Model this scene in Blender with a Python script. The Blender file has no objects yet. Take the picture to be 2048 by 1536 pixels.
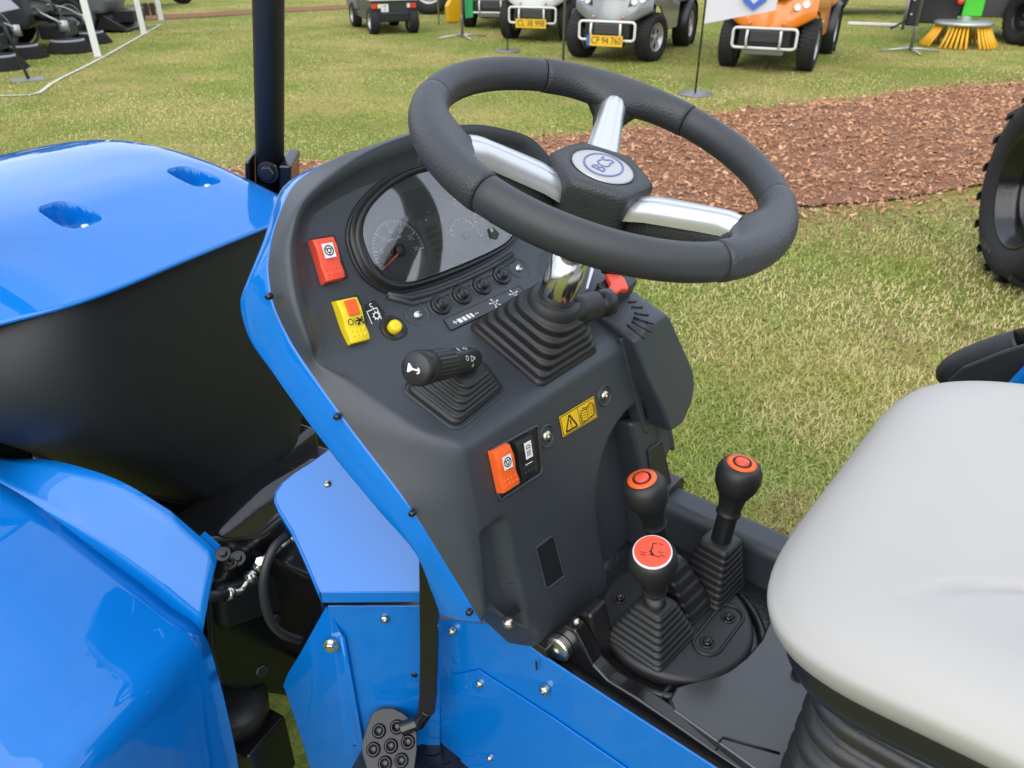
import bpy, bmesh, math, random
import numpy as np
from mathutils import Vector, Matrix
random.seed(7); rng = np.random.default_rng(7)
scene = bpy.context.scene
COL = scene.collection
R = math.radians

# ------------------------------------------------------------------ camera
FPX, YH, AZ, CAM = 1540.0, -130.0, 39.6, np.array([-0.657, -0.421, 1.5])
TH = math.atan((768 - YH) / FPX)
cam_d = bpy.data.cameras.new('camera'); cam_o = bpy.data.objects.new('camera', cam_d); COL.objects.link(cam_o)
cam_d.sensor_width = 36; cam_d.lens = 36 * FPX / 2048
cam_d.clip_start = 0.02; cam_d.clip_end = 2000
cam_d.dof.use_dof = True; cam_d.dof.focus_distance = 0.92; cam_d.dof.aperture_fstop = 12
cam_o.location = CAM; cam_o.rotation_euler = (R(90) - TH, 0, R(AZ - 90))
scene.camera = cam_o

# ------------------------------------------------------------------ sky, sun, exposure
world = bpy.data.worlds.new('World'); scene.world = world; world.use_nodes = True
nt = world.node_tree; nt.nodes.clear()
w_out = nt.nodes.new('ShaderNodeOutputWorld'); w_bg = nt.nodes.new('ShaderNodeBackground')
w_sky = nt.nodes.new('ShaderNodeTexSky'); w_sky.sky_type = 'NISHITA'; w_sky.sun_disc = False
SUN_EL, SUN_AZ = 44.0, 200.0      # azimuth measured counter-clockwise from +X
w_sky.sun_elevation = R(SUN_EL); w_sky.sun_rotation = R(90 - SUN_AZ)
w_sky.air_density = 1.0; w_sky.dust_density = 2.5
w_tc = nt.nodes.new('ShaderNodeTexCoord'); w_map = nt.nodes.new('ShaderNodeMapping'); w_map.inputs['Scale'].default_value = (1, 1, 2.2)
w_no = nt.nodes.new('ShaderNodeTexNoise'); w_no.inputs['Scale'].default_value = 2.3; w_no.inputs['Detail'].default_value = 7; w_no.inputs['Roughness'].default_value = 0.55
w_cr = nt.nodes.new('ShaderNodeValToRGB'); w_cr.color_ramp.elements[0].position = 0.30; w_cr.color_ramp.elements[1].position = 0.62
w_cr.color_ramp.elements[0].color = (5.9, 6.9, 8.7, 1); w_cr.color_ramp.elements[1].color = (9.9, 10.5, 11.6, 1)
w_mx = nt.nodes.new('ShaderNodeMix'); w_mx.data_type = 'RGBA'; w_mx.inputs['Factor'].default_value = 0.86
nt.links.new(w_tc.outputs['Generated'], w_map.inputs['Vector']); nt.links.new(w_map.outputs['Vector'], w_no.inputs['Vector'])
nt.links.new(w_no.outputs['Fac'], w_cr.inputs['Fac'])
nt.links.new(w_sky.outputs['Color'], w_mx.inputs[6]); nt.links.new(w_cr.outputs['Color'], w_mx.inputs[7])
nt.links.new(w_mx.outputs[2], w_bg.inputs['Color']); w_bg.inputs['Strength'].default_value = 0.12
nt.links.new(w_bg.outputs['Background'], w_out.inputs['Surface'])
sun_d = bpy.data.lights.new('sun', 'SUN'); sun_o = bpy.data.objects.new('sun', sun_d); COL.objects.link(sun_o)
sun_d.energy = 1.4; sun_d.angle = R(75); sun_d.color = (1.0, 0.94, 0.84)
_sd = Vector((math.cos(R(SUN_EL)) * math.cos(R(SUN_AZ)), math.cos(R(SUN_EL)) * math.sin(R(SUN_AZ)), math.sin(R(SUN_EL))))
sun_o.rotation_euler = _sd.to_track_quat('Z', 'Y').to_euler()
vs = scene.view_settings; vs.view_transform = 'Standard'; vs.look = 'None'; vs.gamma = 1; vs.use_curve_mapping = False
vs.exposure = 0.55
scene.cycles.use_denoising = True
scene.cycles.max_bounces = 8; scene.cycles.transparent_max_bounces = 8

# ------------------------------------------------------------------ measuring: a sight line met with a real plane
_a = R(AZ); _hd = np.array([math.cos(_a), math.sin(_a), 0]); RT = np.array([math.sin(_a), -math.cos(_a), 0])
FW = _hd * math.cos(TH) + np.array([0, 0, -math.sin(TH)]); UPV = _hd * math.sin(TH) + np.array([0, 0, math.cos(TH)])
HD = _hd
def at(px, py, pl):
    n, d = pl; r = FW + RT * (px - 1024) / FPX + UPV * (768 - py) / FPX
    return CAM + r * ((d - n @ CAM) / (n @ r))
def PX(x): return np.array([1., 0, 0]), x
def PY(y): return np.array([0, 1., 0]), y
def PZ(z): return np.array([0, 0, 1.]), z
def PN(n, p):
    n = np.array(n, float); n /= np.linalg.norm(n); return n, n @ np.array(p, float)
def PL(phi, p, off=0.0):
    f = R(phi); n = np.array([0, -math.sin(f), math.cos(f)]); return n, n @ np.array(p, float) + off

# ------------------------------------------------------------------ materials
def mat(name, col, rough=0.5, metal=0.0, coat=0.0, bump=0.0, bscale=200.0, vary=0.0, vscale=8.0, spec=0.5, bdist=0.001, rvary=0.0, detail=4.0, coat_rough=0.03, smudge=0.0):
    m = bpy.data.materials.new(name); m.use_nodes = True; t = m.node_tree; b = t.nodes['Principled BSDF']
    b.inputs['Base Color'].default_value = (*col, 1); b.inputs['Roughness'].default_value = rough; b.inputs['Metallic'].default_value = metal
    b.inputs['Coat Weight'].default_value = coat; b.inputs['Coat Roughness'].default_value = coat_rough; b.inputs['Specular IOR Level'].default_value = spec
    tc = t.nodes.new('ShaderNodeTexCoord')
    if vary or rvary:
        n = t.nodes.new('ShaderNodeTexNoise'); n.inputs['Scale'].default_value = vscale; n.inputs['Detail'].default_value = 5
        t.links.new(tc.outputs['Object'], n.inputs['Vector'])
    if vary:
        mx = t.nodes.new('ShaderNodeMix'); mx.data_type = 'RGBA'
        mx.inputs[6].default_value = (*[c * (1 - vary) for c in col], 1); mx.inputs[7].default_value = (*[min(1, c * (1 + vary)) for c in col], 1)
        t.links.new(n.outputs['Fac'], mx.inputs['Factor']); t.links.new(mx.outputs[2], b.inputs['Base Color'])
    if rvary:
        mr = t.nodes.new('ShaderNodeMapRange'); mr.inputs[3].default_value = max(0, rough - rvary); mr.inputs[4].default_value = rough + rvary
        t.links.new(n.outputs['Fac'], mr.inputs[0]); t.links.new(mr.outputs[0], b.inputs['Roughness'])
    if smudge:
        n3 = t.nodes.new('ShaderNodeTexNoise'); n3.inputs['Scale'].default_value = 9; n3.inputs['Detail'].default_value = 9; n3.inputs['Roughness'].default_value = .68; n3.inputs['Distortion'].default_value = .6
        m3 = t.nodes.new('ShaderNodeMapRange'); m3.inputs[1].default_value = .42; m3.inputs[2].default_value = .75; m3.inputs[3].default_value = coat_rough; m3.inputs[4].default_value = coat_rough + smudge
        t.links.new(tc.outputs['Object'], n3.inputs['Vector']); t.links.new(n3.outputs['Fac'], m3.inputs[0]); t.links.new(m3.outputs[0], b.inputs['Coat Roughness'])
    if bump:
        n2 = t.nodes.new('ShaderNodeTexNoise'); n2.inputs['Scale'].default_value = bscale; n2.inputs['Detail'].default_value = detail
        bp = t.nodes.new('ShaderNodeBump'); bp.inputs['Strength'].default_value = bump; bp.inputs['Distance'].default_value = bdist
        t.links.new(tc.outputs['Object'], n2.inputs['Vector']); t.links.new(n2.outputs['Fac'], bp.inputs['Height']); t.links.new(bp.outputs['Normal'], b.inputs['Normal'])
    return m
def mat_leather(name, col):
    m = mat(name, col, rough=0.46, spec=0.5); t = m.node_tree; b = t.nodes['Principled BSDF']
    tc = t.nodes.new('ShaderNodeTexCoord'); v = t.nodes.new('ShaderNodeTexVoronoi'); v.inputs['Scale'].default_value = 560; v.feature = 'SMOOTH_F1'
    bp = t.nodes.new('ShaderNodeBump'); bp.inputs['Strength'].default_value = 0.55; bp.inputs['Distance'].default_value = 0.0012
    t.links.new(tc.outputs['Object'], v.inputs['Vector']); t.links.new(v.outputs['Distance'], bp.inputs['Height']); t.links.new(bp.outputs['Normal'], b.inputs['Normal'])
    return m
def mat_attr(name, rough=0.7, attr='col', trans=0.0):
    m = bpy.data.materials.new(name); m.use_nodes = True; t = m.node_tree; b = t.nodes['Principled BSDF']
    a = t.nodes.new('ShaderNodeAttribute'); a.attribute_name = attr
    t.links.new(a.outputs['Color'], b.inputs['Base Color']); b.inputs['Roughness'].default_value = rough; b.inputs['Specular IOR Level'].default_value = 0.25
    return m
M = dict(
    blue=mat('blue_paint', (0.0002, 0.150, 0.52), rough=0.5, coat=1.0, bump=0.03, bscale=140, bdist=0.0004, spec=0.06, smudge=.05, coat_rough=.015),
    blue2=mat('blue_sheet_paint', (0.0002, 0.152, 0.54), rough=0.5, coat=1.0, bump=0.04, bscale=60, bdist=0.0005, coat_rough=0.02, spec=.06, smudge=.08),
    console=mat('grey_console_plastic', (0.038, 0.044, 0.053), rough=0.43, bump=0.22, bscale=1300, bdist=0.0004, spec=0.5, rvary=0.09, vscale=9, vary=.10),
    tank=mat('black_moulded_plastic', (0.012, 0.0135, 0.016), rough=0.5, bump=0.25, bscale=1200, bdist=0.0004, rvary=0.05),
    black=mat('black_plastic', (0.014, 0.015, 0.017), rough=0.38, rvary=0.05, vscale=20),
    gloss=mat('black_gloss_paint', (0.008, 0.008, 0.009), rough=0.22, coat=0.3, bump=0.1, bscale=160, bdist=0.0006),
    cast=mat('black_cast_iron_paint', (0.012, 0.012, 0.013), rough=0.33, bump=0.7, bscale=190, bdist=0.0016, coat=0.2),
    deck=mat('black_deck_paint', (0.018, 0.018, 0.019), coat=.9, coat_rough=.14, rough=0.36, bump=0.12, bscale=300, bdist=0.0006, rvary=0.1, vscale=7, vary=0.2),
    rubber=mat('black_rubber', (0.017, 0.0175, 0.019), rough=0.47, bump=0.12, bscale=500, bdist=0.0006, rvary=0.06, vscale=30),
    rim=mat('wheel_rim_polyurethane', (0.030, 0.032, 0.036), rough=0.5, rvary=0.04, bump=0.05, bscale=900, bdist=0.0003, vscale=25),
    leather=mat_leather('wheel_grip_leather_grain', (0.030, 0.032, 0.036)),
    alu=mat('brushed_aluminium', (0.62, 0.63, 0.65), rough=0.36, metal=0.75, bump=0.04, bscale=300, bdist=0.0003),
    chrome=mat('zinc_plated_tube', (0.62, 0.62, 0.58), rough=0.16, metal=1.0, vary=0.12, vscale=40, rvary=0.08),
    zinc=mat('zinc_bolt', (0.66, 0.66, 0.62), rough=0.27, metal=1.0),
    yzinc=mat('yellow_zinc_bolt', (0.60, 0.57, 0.47), rough=0.28, metal=1.0),
    orange=mat('orange_plastic', (0.86, 0.125, 0.022), rough=0.38),
    red=mat('red_orange_plastic', (0.84, 0.085, 0.040), rough=0.38),
    yellow=mat('yellow_plastic', (0.86, 0.64, 0.012), rough=0.36),
    sticker=mat('yellow_sticker', (0.80, 0.50, 0.012), rough=0.35),
    white=mat('white_print', (0.78, 0.78, 0.78), rough=0.5), faint=mat('grey_dial_print', (0.48, 0.48, 0.48), rough=0.5),
    ink=mat('black_print', (0.012, 0.012, 0.012), rough=0.5),
    badge=mat('badge_silver', (0.42, 0.42, 0.43), rough=0.36, metal=0.25),
    navy=mat('badge_navy_print', (0.10, 0.115, 0.30), rough=0.4),
    seat=mat('grey_seat_vinyl', (0.395, 0.380, 0.358), rough=0.5, bump=0.16, bscale=900, bdist=0.0005, vary=0.05, vscale=5, rvary=0.06),
    bellows=mat('seat_bellows_rubber', (0.026, 0.026, 0.027), rough=0.34, bump=0.35, bscale=160, bdist=0.0008),
    dial=mat('dial_face', (0.085, 0.087, 0.090), rough=0.6),
    dial2=mat('dial_ring', (0.050, 0.051, 0.054), rough=0.45),
    rollbar=mat('roll_bar_paint', (0.012, 0.013, 0.015), rough=0.5, bump=0.06, bscale=400, bdist=0.0004),
)
g = bpy.data.materials.new('instrument_glass'); g.use_nodes = True; gb = g.node_tree.nodes['Principled BSDF']
gb.inputs['Base Color'].default_value = (1, 1, 1, 1); gb.inputs['Roughness'].default_value = 0.03; gb.inputs['Transmission Weight'].default_value = 1.0; gb.inputs['IOR'].default_value = 1.75; gb.inputs['Coat Weight'].default_value = 0.0; gb.inputs['Coat IOR'].default_value = 1.9
M['glass'] = g

# ------------------------------------------------------------------ mesh helpers
class MB:
    """collects shapes with material slots, then links ONE mesh object"""
    def __init__(s): s.v = []; s.f = []; s.m = []; s.sm = []; s.mats = []
    def mi(s, m):
        if m not in s.mats: s.mats.append(m)
        return s.mats.index(m)
    def add(s, vs, fs, m, smooth=True):
        o = len(s.v); k = s.mi(m)
        s.v += [tuple(float(c) for c in v) for v in vs]
        for f in fs: s.f.append([i + o for i in f]); s.m.append(k); s.sm.append(smooth)
        return s
    def build(s, name, parent=None, bevel=0, seg=2, sub=0, solid=0, angle=35, weld=False, loc=None):
        me = bpy.data.meshes.new(name)
        org = np.zeros(3) if loc is None else np.array(loc, float)
        me.from_pydata([tuple(np.array(v) - org) for v in s.v], [], s.f)
        for m in s.mats: me.materials.append(M[m] if isinstance(m, str) else m)
        me.polygons.foreach_set('material_index', s.m); me.polygons.foreach_set('use_smooth', s.sm); me.update()
        bm = bmesh.new(); bm.from_mesh(me)
        if weld: bmesh.ops.remove_doubles(bm, verts=bm.verts, dist=1e-5)
        bmesh.ops.recalc_face_normals(bm, faces=bm.faces)
        bm.to_mesh(me); bm.free()
        o = bpy.data.objects.new(name, me); COL.objects.link(o); o.location = org
        if parent is not None: par(o, parent)
        if solid:
            md = o.modifiers.new('solid', 'SOLIDIFY'); md.thickness = solid; md.offset = 0
        if bevel:
            md = o.modifiers.new('bevel', 'BEVEL'); md.width = bevel; md.segments = seg; md.limit_method = 'ANGLE'; md.angle_limit = R(angle); md.harden_normals = True
        if sub:
            md = o.modifiers.new('sub', 'SUBSURF'); md.levels = sub; md.render_levels = sub
        return o
def par(o, p):
    """parent keeping the world position (parents here are only moved/rotated)"""
    bpy.context.view_layer.update()
    o.parent = p; o.matrix_parent_inverse = p.matrix_world.inverted()
def empty(name, loc, rz=0):
    o = bpy.data.objects.new(name, None); COL.objects.link(o); o.location = loc; o.rotation_euler = (0, 0, rz); o.empty_display_size = 0.1
    bpy.context.view_layer.update(); return o
def tag(o, label=None, cat=None, group=None, kind=None):
    if label: o['label'] = label
    if cat: o['category'] = cat
    if group: o['group'] = group
    if kind: o['kind'] = kind
    return o
def nrm(v):
    v = np.array(v, float); return v / np.linalg.norm(v)
def frame(n, up=(0, 0, 1)):
    n = nrm(n); u = np.cross(up, n)
    if np.linalg.norm(u) < 1e-6: u = np.array([1., 0, 0])
    u = nrm(u); return u, np.cross(n, u), n
def quads(mb, rows, m, close=False, smooth=True, capa=False, capb=False):
    """loft a list of equal-length point rows"""
    k = len(rows[0]); vs = [p for r in rows for p in r]; fs = []
    for i in range(len(rows) - 1):
        for j in range(k if close else k - 1):
            a = i * k + j; b = i * k + (j + 1) % k; fs.append((a, b, b + k, a + k))
    if capa: fs.append(tuple(range(k))[::-1])
    if capb: fs.append(tuple((len(rows) - 1) * k + j for j in range(k)))
    mb.add(vs, fs, m, smooth); return mb
def slab(mb, pts, off, m, smooth=False):
    """polygon extruded by vector off"""
    pts = [np.array(p, float) for p in pts]; off = np.array(off, float); k = len(pts)
    vs = pts + [p + off for p in pts]
    fs = [tuple(range(k)), tuple(range(2 * k - 1, k - 1, -1))] + [(i, (i + 1) % k, (i + 1) % k + k, i + k) for i in range(k)]
    mb.add(vs, fs, m, smooth); return mb
def box(mb, c, s, m, ax=None, smooth=False):
    c = np.array(c, float); ax = np.eye(3) if ax is None else np.array(ax); vs = []
    for dz in (-1, 1):
        for dy in (-1, 1):
            for dx in (-1, 1): vs.append(c + ax[0] * dx * s[0] / 2 + ax[1] * dy * s[1] / 2 + ax[2] * dz * s[2] / 2)
    mb.add(vs, [(0, 2, 3, 1), (4, 5, 7, 6), (0, 1, 5, 4), (2, 6, 7, 3), (0, 4, 6, 2), (1, 3, 7, 5)], m, smooth); return mb
def lathe(mb, prof, c, axis, m, n=24, ang=0.0, sx=1.0, up=(0, 0, 1), caps=True):
    """prof: list of (radius, height); c: origin; axis: direction"""
    u, v, w = frame(axis, up); rows = []
    for r, h in prof:
        rows.append([np.array(c) + w * h + (u * math.cos(ang + 2 * math.pi * k / n) * sx + v * math.sin(ang + 2 * math.pi * k / n)) * r for k in range(n)])
    quads(mb, rows, m, True, True, capa=caps, capb=caps); return mb
def catmull(pts, n):
    pts = [np.array(p, float) for p in pts]; P = [2 * pts[0] - pts[1]] + pts + [2 * pts[-1] - pts[-2]]; out = []
    for i in range(len(pts) - 1):
        a, b, c, d = P[i:i + 4]
        for k in range(n):
            t = k / n; out.append(0.5 * ((2 * b) + (-a + c) * t + (2 * a - 5 * b + 4 * c - d) * t * t + (-a + 3 * b - 3 * c + d) * t ** 3))
    out.append(pts[-1]); return out
def resample(pts, n):
    pts = np.array(pts, float); d = np.r_[0, np.cumsum(np.linalg.norm(np.diff(pts, axis=0), axis=1))]
    t = np.linspace(0, d[-1], n); return [np.array([np.interp(x, d, pts[:, k]) for k in range(pts.shape[1])]) for x in t]
def tube(mb, path, r, m, n=12, caps=True, closed=False, prof=None):
    """sweep a circle (radius r, number or list) or a profile [(a,b)] along a path"""
    path = [np.array(p, float) for p in path]; rows = []; k = len(path)
    t0 = nrm(path[1] - path[0]); u, v, _ = frame(t0)
    for i, p in enumerate(path):
        if closed: t = nrm(path[(i + 1) % k] - path[i - 1])
        else: t = nrm(path[min(i + 1, k - 1)] - path[max(i - 1, 0)])
        u = nrm(u - t * (u @ t)); v = np.cross(t, u)
        rr = r[i] if isinstance(r, (list, tuple, np.ndarray)) else r
        if prof: rows.append([p + u * a * rr + v * b * rr for a, b in prof])
        else: rows.append([p + (u * math.cos(2 * math.pi * j / n) + v * math.sin(2 * math.pi * j / n)) * rr for j in range(n)])
    if closed: rows.append(rows[0]); caps = False
    quads(mb, rows, m, True, True, capa=caps, capb=caps); return mb
def text_pts(s, size):
    """mesh of a text string: centred vertices (2D) and faces"""
    cu = bpy.data.curves.new('t', 'FONT'); cu.body = s; cu.size = size; cu.align_x = 'CENTER'; cu.align_y = 'CENTER'; cu.resolution_u = 3
    o = bpy.data.objects.new('t', cu); COL.objects.link(o); dg = bpy.context.evaluated_depsgraph_get()
    me = bpy.data.meshes.new_from_object(o.evaluated_get(dg)); vs = [(v.co.x, v.co.y) for v in me.vertices]; fs = [tuple(p.vertices) for p in me.polygons]
    bpy.data.objects.remove(o); bpy.data.curves.remove(cu); bpy.data.meshes.remove(me); return vs, fs
def put_text(mb, s, size, c, u, v, m, sx=1.0):
    vs, fs = text_pts(s, size); c = np.array(c, float)
    mb.add([c + np.array(u) * x * sx + np.array(v) * y for x, y in vs], fs, m, False)
def arc_strip(mb, c, u, v, r0, r1, a0, a1, m, n=24):
    c = np.array(c, float); rows = []
    for k in range(n + 1):
        a = a0 + (a1 - a0) * k / n; d = np.array(u) * math.cos(a) + np.array(v) * math.sin(a); rows.append([c + d * r0, c + d * r1])
    quads(mb, rows, m, smooth=False)
def bolt(parent, p, n, r=0.006, h=0.004, m='zinc', name='bolt', socket=True, washer=0.0):
    r *= .88; mb = MB(); n = nrm(n); p = np.array(p, float)
    if washer: lathe(mb, [(0.0005, 0), (washer, 0), (washer, 0.0012), (r, 0.0012)], p, n, m, 16)
    lathe(mb, [(r, -0.003), (r, h * 0.25), (r * 0.93, h * 0.6), (r * 0.72, h * 0.92), (r * 0.42, h)], p, n, m, 14, caps=False)
    if socket:
        lathe(mb, [(r * 0.42, h), (r * 0.40, h * 0.5), (0.0002, h * 0.45)], p, n, m if m != 'gloss' else 'black', 6, caps=False)
    else: lathe(mb, [(r * 0.42, h), (0.0002, h * 1.04)], p, n, m, 14, caps=False)
    return mb.build(name, parent, weld=True)
def hexbolt(parent, p, n, r=0.008, h=0.006, m='zinc', name='bolt', washer=0.0):
    mb = MB(); n = nrm(n); p = np.array(p, float)
    if washer: lathe(mb, [(washer, -0.002), (washer, 0.0015), (r * 0.5, 0.0016)], p, n, m, 20, caps=False)
    lathe(mb, [(r, 0), (r, h * 0.85), (r * 0.9, h), (0.0002, h)], p, n, m, 6, caps=False)
    return mb.build(name, parent, bevel=0.0006, seg=1)
# ================================================================== THE BLUE TRACTOR (origin: ground under the steering wheel, +Y forward)
par = lambda o, p: setattr(o, 'parent', p)
tractor = empty('tractor', (0, 0, 0))
tag(tractor, 'blue articulated tractor with grey dashboard and three-spoke steering wheel in the foreground', 'tractor')
def lerp(a, b, t): return np.array(a, float) * (1 - t) + np.array(b, float) * t
def sstep(a, b, x):
    t = min(1, max(0, (x - a) / (b - a))); return t * t * (3 - 2 * t)

# ---- dashboard console: side profile = instrument face (62 deg), plate (22 deg), rear face (77 deg)
HIN = np.array([0, .195, 1.11]); CRE = np.array([0, .034, 1.045]); BOT = np.array([0, -.0405, .722])
UF = PL(62, HIN); PP = PL(22, HIN); RF = PL(77, CRE)
def UFo(o): return PL(62, HIN, o)
def PPo(o): return PL(22, HIN, o)
def RFo(o): return PL(77, CRE, o)
e_uf = np.array([0, math.cos(R(62)), math.sin(R(62))]); n_uf = UF[0]
e_pp = np.array([0, math.cos(R(22)), math.sin(R(22))]); n_pp = PP[0]
e_rf = np.array([0, math.cos(R(77)), math.sin(R(77))]); n_rf = RF[0]
ex = np.array([1., 0, 0])
def uf(x, v, o=0.0): return HIN + ex * x + e_uf * v + n_uf * o
def rfz(x, z, o=0.0): return CRE + ex * x + e_rf * ((z - CRE[2]) / e_rf[2]) + n_rf * o
def ppy(x, y, o=0.0): return HIN + ex * x + e_pp * ((y - HIN[1]) / e_pp[1]) + n_pp * o
# smoothed path by arclength q: 0 = top of the face
LU = .163; LP = float(np.linalg.norm(HIN - CRE)); LR = float(np.linalg.norm(CRE - BOT))
def path(q, o=0.0):
    def corner(q0, A, B, n1, n2, rad):
        t = (q - (q0 - rad)) / (2 * rad)
        C0 = A; p0 = C0[0]; p1 = C0[1]; p2 = C0[2]
        p = p0 * (1 - t) ** 2 + 2 * p1 * t * (1 - t) + p2 * t * t
        return p + nrm(n1 * (1 - t) + n2 * t) * o
    if q < LU - .03: return uf(0, LU - q, o)
    if q < LU + .03: return corner(LU, (uf(0, .03), HIN, HIN - e_pp * .03), None, n_uf, n_pp, .03)
    if q < LU + LP - .012: return HIN - e_pp * (q - LU) + n_pp * o
    if q < LU + LP + .012: return corner(LU + LP, (CRE + e_pp * .012, CRE, CRE - e_rf * .012), None, n_pp, n_rf, .012)
    return CRE - e_rf * (q - LU - LP) + n_rf * o
def qz(z): return LU + LP + (CRE[2] - z) / e_rf[2]
def qy(y): return LU + (HIN[1] - y) / e_pp[1]
keys = [  # q, half width of inner surface, ridge point, blue-edge point   (bottom -> top, left side)
    (qz(.74), .128, None, rfz(-.140, .74, -.05)),
    (qz(.80), .163, None, rfz(-.172, .80, -.05)),
    (qz(.845), .190, None, rfz(-.205, .846, -.02)),
    (qz(.862), .203, None, at(962, 1243, PX(-.215))),
    (qz(.90), .197, None, at(905, 1150, PX(-.226))),
    (qz(.952), .189, None, at(850, 1060, PX(-.236))),
    (qz(1.0), .186, None, at(800, 985, PX(-.242))),
    (LU + LP, .187, None, at(720, 880, PX(-.246))),
    (qy(.077), .198, None, at(680, 826, PX(-.248))),
    (qy(.14), .213, None, at(640, 770, PX(-.249))),
    (LU - .005, .2185, uf(-.240, -.004, .011), at(600, 712, PX(-.25))),
    (LU - .03, .216, uf(-.244, .022, .017), at(575, 670, PX(-.25))),
    (LU - .061, .211, uf(-.239, .066, .020), at(548, 610, PX(-.25))),
    (LU - .102, .199, uf(-.226, .107, .021), at(537, 545, PX(-.241))),
    (LU - .127, .187, uf(-.212, .132, .023), at(540, 500, PX(-.23))),
    (LU - .145, .168, uf(-.188, .158, .026), at(556, 437, PX(-.2))),
    (LU - .154, .130, uf(-.135, .178, .030), uf(-.150, .188, -.03)),
    (LU - .160, .080, uf(-.078, .191, .034), uf(-.085, .203, -.03)),
    (LU - .163, .0002, uf(0, .197, .036), uf(0, .210, -.03)),
]
NS = 5
Q = [v[0] for v in catmull([np.array([k[0], k[1]]) for k in keys], NS)]
HW = [max(0.0001, v[1]) for v in catmull([np.array([k[0], k[1]]) for k in keys], NS)]
foot = [path(q) + ex * -w for q, w in zip(Q, HW)]
def keyfoot(k): return path(k[0]) + ex * -k[1]
rid = [k[2] if k[2] is not None else keyfoot(k) * .93 + k[3] * .07 + nrm([-.5, -.4, .3]) * .0012 for k in keys]
K1 = catmull(rid, NS); K3 = catmull([k[3] for k in keys], NS)
mir = lambda p: np.array([-p[0], p[1], p[2]])
def recess(p):
    """depth pushed into the rear face: lever clearance bowl, knee step"""
    x, z = p[0], p[2]
    if z > 1.04: return 0.0
    d = 0.0
    r = math.hypot(x - .118, (z - .845) * .95) if z > .845 else abs(x - .118) * .98
    d += .034 * (1 - sstep(.088, .106, r)) * (1 - sstep(.152, .172, x))
    w = sstep(-.2, -.190, x) * (1 - sstep(-.158, -.148, x)) * (1 - sstep(.932, .945, z))
    d += .016 * w
    return d
mb = MB(); rows = []; NC = 72
for i in range(len(Q)):
    pass
# dense rows so the recesses read as moulded
dq = []; 
for i in range(len(Q) - 1):
    n = 3 if Q[i] > LU + LP else 1
    for k in range(n): dq.append((i, k / n))
dq.append((len(Q) - 1, 0.0))
def samp(A, i, t): return A[i] if t == 0 else lerp(A[i], A[i + 1], t)
bandL = []
for i, t in dq:
    q = Q[i] if t == 0 else Q[i] * (1 - t) + Q[i + 1] * t
    w = HW[i] if t == 0 else HW[i] * (1 - t) + HW[i + 1] * t
    row = []
    for c in range(NC + 1):
        p = path(q) + ex * (-w + 2 * w * c / NC); row.append(p - n_rf * recess(p) if 0 < c < NC else p)
    rows.append(row)
    f = row[0]; k1 = samp(K1, i, t); k3 = samp(K3, i, t)
    mid = lerp(f, k1, .55) + n_uf * -.003 * (1 if np.linalg.norm(f - k1) > .012 else 0)
    outw = nrm(np.array([-.6, -.55, .55])) * min(.006, .2 * np.linalg.norm(k1 - k3))
    bandL.append([f, mid, k1, lerp(k1, k3, .12) + outw * .55, lerp(k1, k3, .3) + outw * .7, lerp(k1, k3, .65) + outw * .5, k3])
quads(mb, rows, 'console'); quads(mb, bandL, 'console')
quads(mb, [[mir(p) for p in r] for r in bandL], 'console')
dash = mb.build('dashboard', tractor, weld=True)
dash['label'] = 'dark grey moulded plastic dashboard with instrument cluster'

# ---- blue side strips of the console
front_px = [(905, 1236, -.20), (895, 1234, -.21), (885, 1230, -.222), (880, 1228, -.226), (862, 1180, -.234), (830, 1105, -.246), (765, 1030, -.252), (690, 940, -.256), (655, 895, -.258), (620, 850, -.26), (580, 795, -.262), (545, 745, -.263), (500, 680, -.262), (481, 615, -.256), (490, 572, -.248), (528, 486, -.215)]
k3k = [k[3] for k in keys]; blue_e = [k3k[i] for i in range(3, 19)]; frn = [at(x, y, PX(X)) for x, y, X in front_px[3:-1]] + [k3k[15] + np.array([-.004, .028, -.030])] + [k3k[i] + np.array([0, .030, -.012]) for i in (16, 17, 18)]
def strip(sgn):
    E_ = K3[3 * NS:]; F_ = catmull(frn, NS); rows = []
    for e, f in zip(E_, F_):
        back = f + np.array([.030, .035, -.012]); mid = lerp(e, f, .5) + np.array([-.004, 0, 0])
        r = [e + np.array([.004, 0, 0]), e, lerp(e, f, .06) + np.array([-.001, 0, 0]), mid, lerp(e, f, .94) + np.array([-.001, 0, 0]), f, lerp(f, back, .08), back]
        rows.append([p if sgn < 0 else mir(p) for p in r])
    mb = MB(); quads(mb, rows, 'blue2'); return mb.build('console_side_panel', tractor)
strip(-1); strip(1)
for px, py, X in ((541, 592, -.2555), (677, 832, -.2515), (827, 1025, -.2425), (941, 1223, -.2225)):
    bolt(tractor, at(px, py, PX(X)) + np.array([-.002, 0, 0]), (-1, -.25, .1), .0042, .0035, 'gloss', 'screw')

# ---- right pod that carries the hand throttle
mb = MB()
prof = [(.118, 1.052), (.150, 1.062), (.200, 1.060), (.212, 1.050), (.244, .966), (.243, .940), (.230, .920), (.200, .902), (.165, .905), (.150, .95), (.128, 1.0)]
r0 = [np.array([x, rfz(0, z)[1] - .018 - .010 * (z < 1.05), z]) for x, z in prof]
r1 = [np.array([x, .10, z + (.030 if z > 1.04 else 0)]) for x, z in prof]
r2 = [np.array([x * .97 + .005, .215, z + (.062 if z > 1.04 else .02)]) for x, z in prof]
quads(mb, [r0, r1, r2], 'console', close=True, smooth=True, capa=True, capb=True)
pod = mb.build('throttle_pod', tractor, bevel=.0065, seg=3, angle=25)
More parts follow.
